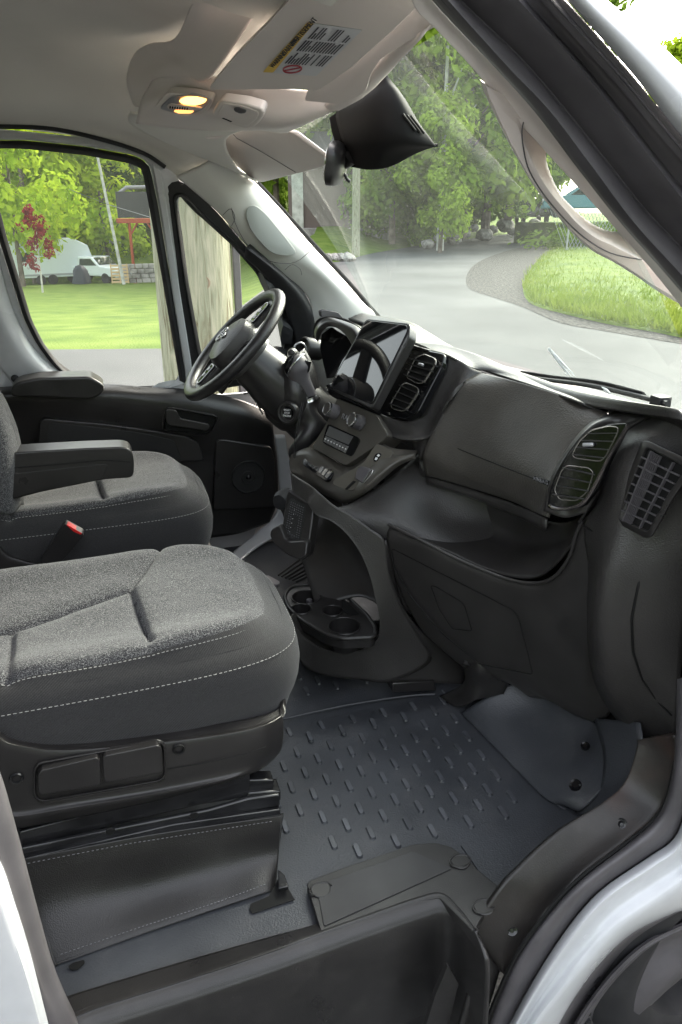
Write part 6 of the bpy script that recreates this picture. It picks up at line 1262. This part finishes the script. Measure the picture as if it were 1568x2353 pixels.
# trailer, pickup
def local(name, px, D, label, cat, rot=0):
    e = empty(name, far(px, D)); e.rotation_euler = (0, 0, rot); tag(e, label, cat); return e
VW = mat('white vehicle paint', (.62, .68, .70), .3, .5, coat=.4); VG = mat('vehicle glass', (.03, .04, .04), .08, .6)
def extr(outline, w_, m, name, par, y=0, bev=.04):
    mb = MB(); mb.prism([V((a, y-w_/2, b)) for a, b in outline], V((0, w_, 0))); return mb.make(name, m, par, bev=bev)
tl = local('travel_trailer', 112, 60, 'white travel trailer parked beyond the lawn', 'trailer', .25)
extr([(-3.2, .5), (-3.2, 2.6), (-2.9, 3.0), (1.6, 3.1), (2.6, 2.6), (2.9, 1.6), (2.7, .6), (2.4, .5)], 2.3, VW, 'body', tl)
extr([(-3.22, .62), (-3.22, .75), (2.75, .75), (2.75, .62)], 2.34, mat('grey stripe', (.3, .32, .33), .5), 'stripe', tl, bev=0)
mb = MB()
for x in (-.9, -.1): mb.lathe((x, -1.2, .35), (0, 1, 0), [(0, 0), (.34, 0), (.35, .25), (0, .25)], 18)
mb.make('wheel', RUB, tl); mb = MB(); mb.box((-1.6, -1.155, 1.9), (.9, .03, .6)); mb.make('window', VG, tl)
def car(e, m, L_=5.2, W_=1.9, pickup=False):
    if pickup: prof = [(-2.6, .55), (-2.6, 1.15), (-.9, 1.15), (-.7, 1.8), (.55, 1.82), (1.2, 1.22), (2.4, 1.12), (2.6, .95), (2.6, .5)]
    else: prof = [(-2.3, .5), (-2.3, 1.2), (-2.0, 1.65), (.3, 1.68), (1.1, 1.15), (2.1, 1.02), (2.3, .8), (2.3, .45)]
    extr(prof, W_, m, 'body', e, bev=.08)
    extr([(-.62, 1.2), (-.5, 1.66), (.5, 1.68), (.98, 1.24)] if pickup else [(-1.9, 1.15), (-1.75, 1.55), (.25, 1.58), (.85, 1.15)], W_+.02, VG, 'side_windows', e, bev=.01)
    mb = MB(); fx = (.62, 1.74, 1.16, 1.27) if pickup else (.38, 1.6, 1.02, 1.2)
    mb.prism([V((fx[0], -W_/2+.15, fx[1])), V((fx[0], W_/2-.15, fx[1])), V((fx[2], W_/2-.1, fx[3])), V((fx[2], -W_/2+.1, fx[3]))], V((.03, 0, .03))); mb.make('windscreen', VG, e)
    xf = 2.6 if pickup else 2.3
    mb = MB(); mb.box((xf, 0, .82), (.06, 1.1, .28)); mb.make('grille', CHROME, e, bev=.02)
    for s in (-1, 1):
        mb = MB(); mb.box((xf-.02, s*(W_/2-.22), .86), (.1, .32, .2)); mb.make('headlight', TEXTW, e, bev=.03)
    mb = MB(); mb.box((xf, 0, .55), (.14, W_-.05, .16)); mb.make('bumper', m, e, bev=.03)
    for x in (-1.55, 1.65 if pickup else 1.5):
        for s in (-1, 1):
            mb = MB(); mb.lathe((x, s*(W_/2-.12), .38), (0, s, 0), [(0, .1), (.2, .12), (.25, .14), (.37, .12), (.38, -.1)], 18); mb.make('wheel', RUB, e)
pk = local('pickup_truck', 218, 59, 'silver white pickup truck parked nose to the lawn', 'pickup truck', -.75); car(pk, VW, pickup=True)
cv = empty('vehicle_cover', far(182, 56)); cv.scale = (.6, .6, .85); tag(cv, 'dark tarpaulin draped beside the pickup', 'tarpaulin')
mb = MB(); r = random.Random(9); rows = []
for h, s in ((0, 1), (.5, .92), (1.0, .75), (1.35, .45), (1.45, 0)): rows.append([V((1.0*s*cos(t)*(1+.12*sin(5*t+h*3)), .8*s*sin(t)*(1+.12*sin(4*t)), h)) for t in [2*pi*k/24 for k in range(24)]])
mb.grid(rows, True); mb.make('cover_cloth', mat('dark tarp', (.025, .03, .045), .6), cv)
pl_ = local('pallet', 272, 52, 'wooden pallet leaning upright by the stone wall', 'pallet'); mb = MB()
for i in range(6): mb.box((0, -.1, .12+i*.2), (1.1, .03, .12))
for x in (-.5, 0, .5): mb.box((x, -.02, .62), (.08, .1, 1.2))
mb.make('slats', mat('pallet wood', (.5, .36, .2), .8), pl_)
sw_ = local('stone_wall', 318, 53, 'low grey block retaining wall beneath the deck', 'wall'); mb = MB(); r = random.Random(4)
for j in range(4):
    x = -1.1-(j % 2)*.2
    while x < 1.6: w_ = r.uniform(.35, .6); mb.box((x+w_/2, 0, .16+j*.3), (w_-.03, .4+r.uniform(0, .05), .28)); x += w_
mb.make('blocks', ROCK, sw_, bev=.03)
dk = local('raised_deck', 330, 56, 'raised deck with a black railing on red timber posts', 'deck'); mb = MB(); mb.box((0, 0, 4.0), (3.0, 2.2, .28)); mb.make('platform', REDWOOD, dk)
mb = MB(); [mb.tube([V((x, -.9, 0)), V((x, -.9, 4)), ], .1, 8) for x in (-.75, .95)]; mb.tube([V((-.75, -.9, 3.1)), V((-.2, -.9, 3.9))], .07, 6); mb.tube([V((.95, -.9, 3.1)), V((.4, -.9, 3.9))], .07, 6); mb.make('posts', REDWOOD, dk)
mb = MB(); mb.box((0, -1.05, 5.0), (2.9, .05, 1.6)); mb.make('railing', mat('dark mesh railing', (.035, .035, .037), .7), dk); mb = MB(); mb.tube([V((-1.2, -.8, 5.7)), V((-.7, -.8, 6.05)), V((1.4, -.8, 6.1))], .12, 8); mb.make('canopy', mat('grey awning', (.2, .2, .21), .7), dk)
# house across the road
hs_ = empty('house', far(778, 45, GZ)); tag(hs_, 'brown house with a grey stone base across the road', 'house'); hs_.rotation_euler = (0, 0, -.3)
mb = MB(); mb.box((0, 0, 2.4), (5.4, 4, 3.2)); mb.make('wall', mat('brown siding', (.11, .085, .075), .8, bump=('noise', 10, .3, .02)), hs_); mb = MB(); mb.box((0, -.05, .45), (5.7, 4.3, .9)); mb.make('stone_base', ROCK, hs_, bev=.04)
mb = MB(); mb.prism([V((-3.1, -2.5, 3.9)), V((3.1, -2.5, 3.9)), V((3.1, 0, 5.6)), V((-3.1, 0, 5.6))], V((0, 0, .15))); mb.make('roof', mat('dark roof', (.05, .05, .055), .8), hs_); mb = MB(); mb.box((-2.2, -2.05, 2.2), (.6, .1, 3)); mb.make('corner_panel', PALEBARK, hs_)
mb = MB(); mb.box((1.0, -2.03, 2.6), (1.2, .06, 1.0)); mb.make('window', VG, hs_)
# lamp on the house and rocks
def rock(name, loc, s, seed, label, grp):
    r = random.Random(seed); bm = bmesh.new(); bmesh.ops.create_icosphere(bm, subdivisions=2, radius=1)
    for v in bm.verts: v.co *= 1+.28*noise.noise(v.co*1.6+V((seed, 0, 0))); v.co.z *= .65
    me = bpy.data.meshes.new(name); bm.to_mesh(me); bm.free(); me.materials.append(ROCK); o = bpy.data.objects.new(name, me); COL.objects.link(o); o.location = loc; o.scale = (s, s*.9, s); o.rotation_euler = (0, 0, r.uniform(0, 6)); tag(o, label, 'rock', grp)
for i in range(12):
    px = 985+i*21+random.uniform(-7, 7); D = 39+i*1.4; p = far(px, D, GZ+.25+.03*i+(i % 3)*.22); rock('boulder', p, random.uniform(.3, .62), i, 'pale boulder in the rock bank across the road', 'boulders along the bank')
for i in range(5):
    p = far(742+i*14, 30, GZ+.1); rock('garden_stone', p, .32, 50+i, 'small pale garden stone at the foot of the roadside pole', 'stones at the pole foot')
rock('roadside_stone', Z(1388, 731, GZ+.05), .09, 77, 'single white stone at the edge of the gravel and verge', None)
CARS = [(1212, 62, mat('black car paint', (.02, .02, .022), .25, coat=.5), 'dark car parked under the trees at the top of the road', 1.2), (1330, 46, mat('teal car paint', (.10, .26, .30), .25, coat=.5), 'teal blue car seen through the grab handle', 2.6)]
for px, D, m_, lb, rt in CARS:
    e = empty('parked_car', far(px, D, GZ+(1.4 if px > 1300 else .8))); e.rotation_euler = (0, 0, rt); tag(e, lb, 'car'); car(e, m_)
mb = MB(); bb = far(1330, 46, GZ); mb.box((bb.x+2, bb.y, GZ+.5), (9, 6, 1.3)); tag(mb.make('terrace', LAWN), 'raised grassy terrace under the parked cars', kind='structure')
fc = empty('chain_link_fence', far(1415, 38, GZ)); tag(fc, 'chain link fence in front of the teal car', 'fence'); fc.rotation_euler = (0, 0, -.35); mb = MB()
for i in range(30):
    x = -2.3+i*.16
    for sg in (-1, 1): mb.tube([V((x, 0, 0)), V((x+sg*.9, 0, 1.8))], .012, 4, cap=False)
mb.make('mesh', SILV, fc, smooth=False); mb = MB()
for x in (-2.3, 2.3): mb.tube([V((x, 0, 0)), V((x, 0, 1.9))], .04, 6)
mb.make('post', SILV, fc)
hg = empty('hedge', far(1370, 42, GZ)); tag(hg, 'clipped green hedge behind the chain link fence', 'hedge'); c = crown('foliage', 1.6, .9, 3500, 90, LEAF_M, .16, 1.6); c.scale = (2.4, 1, 1); c.parent = hg
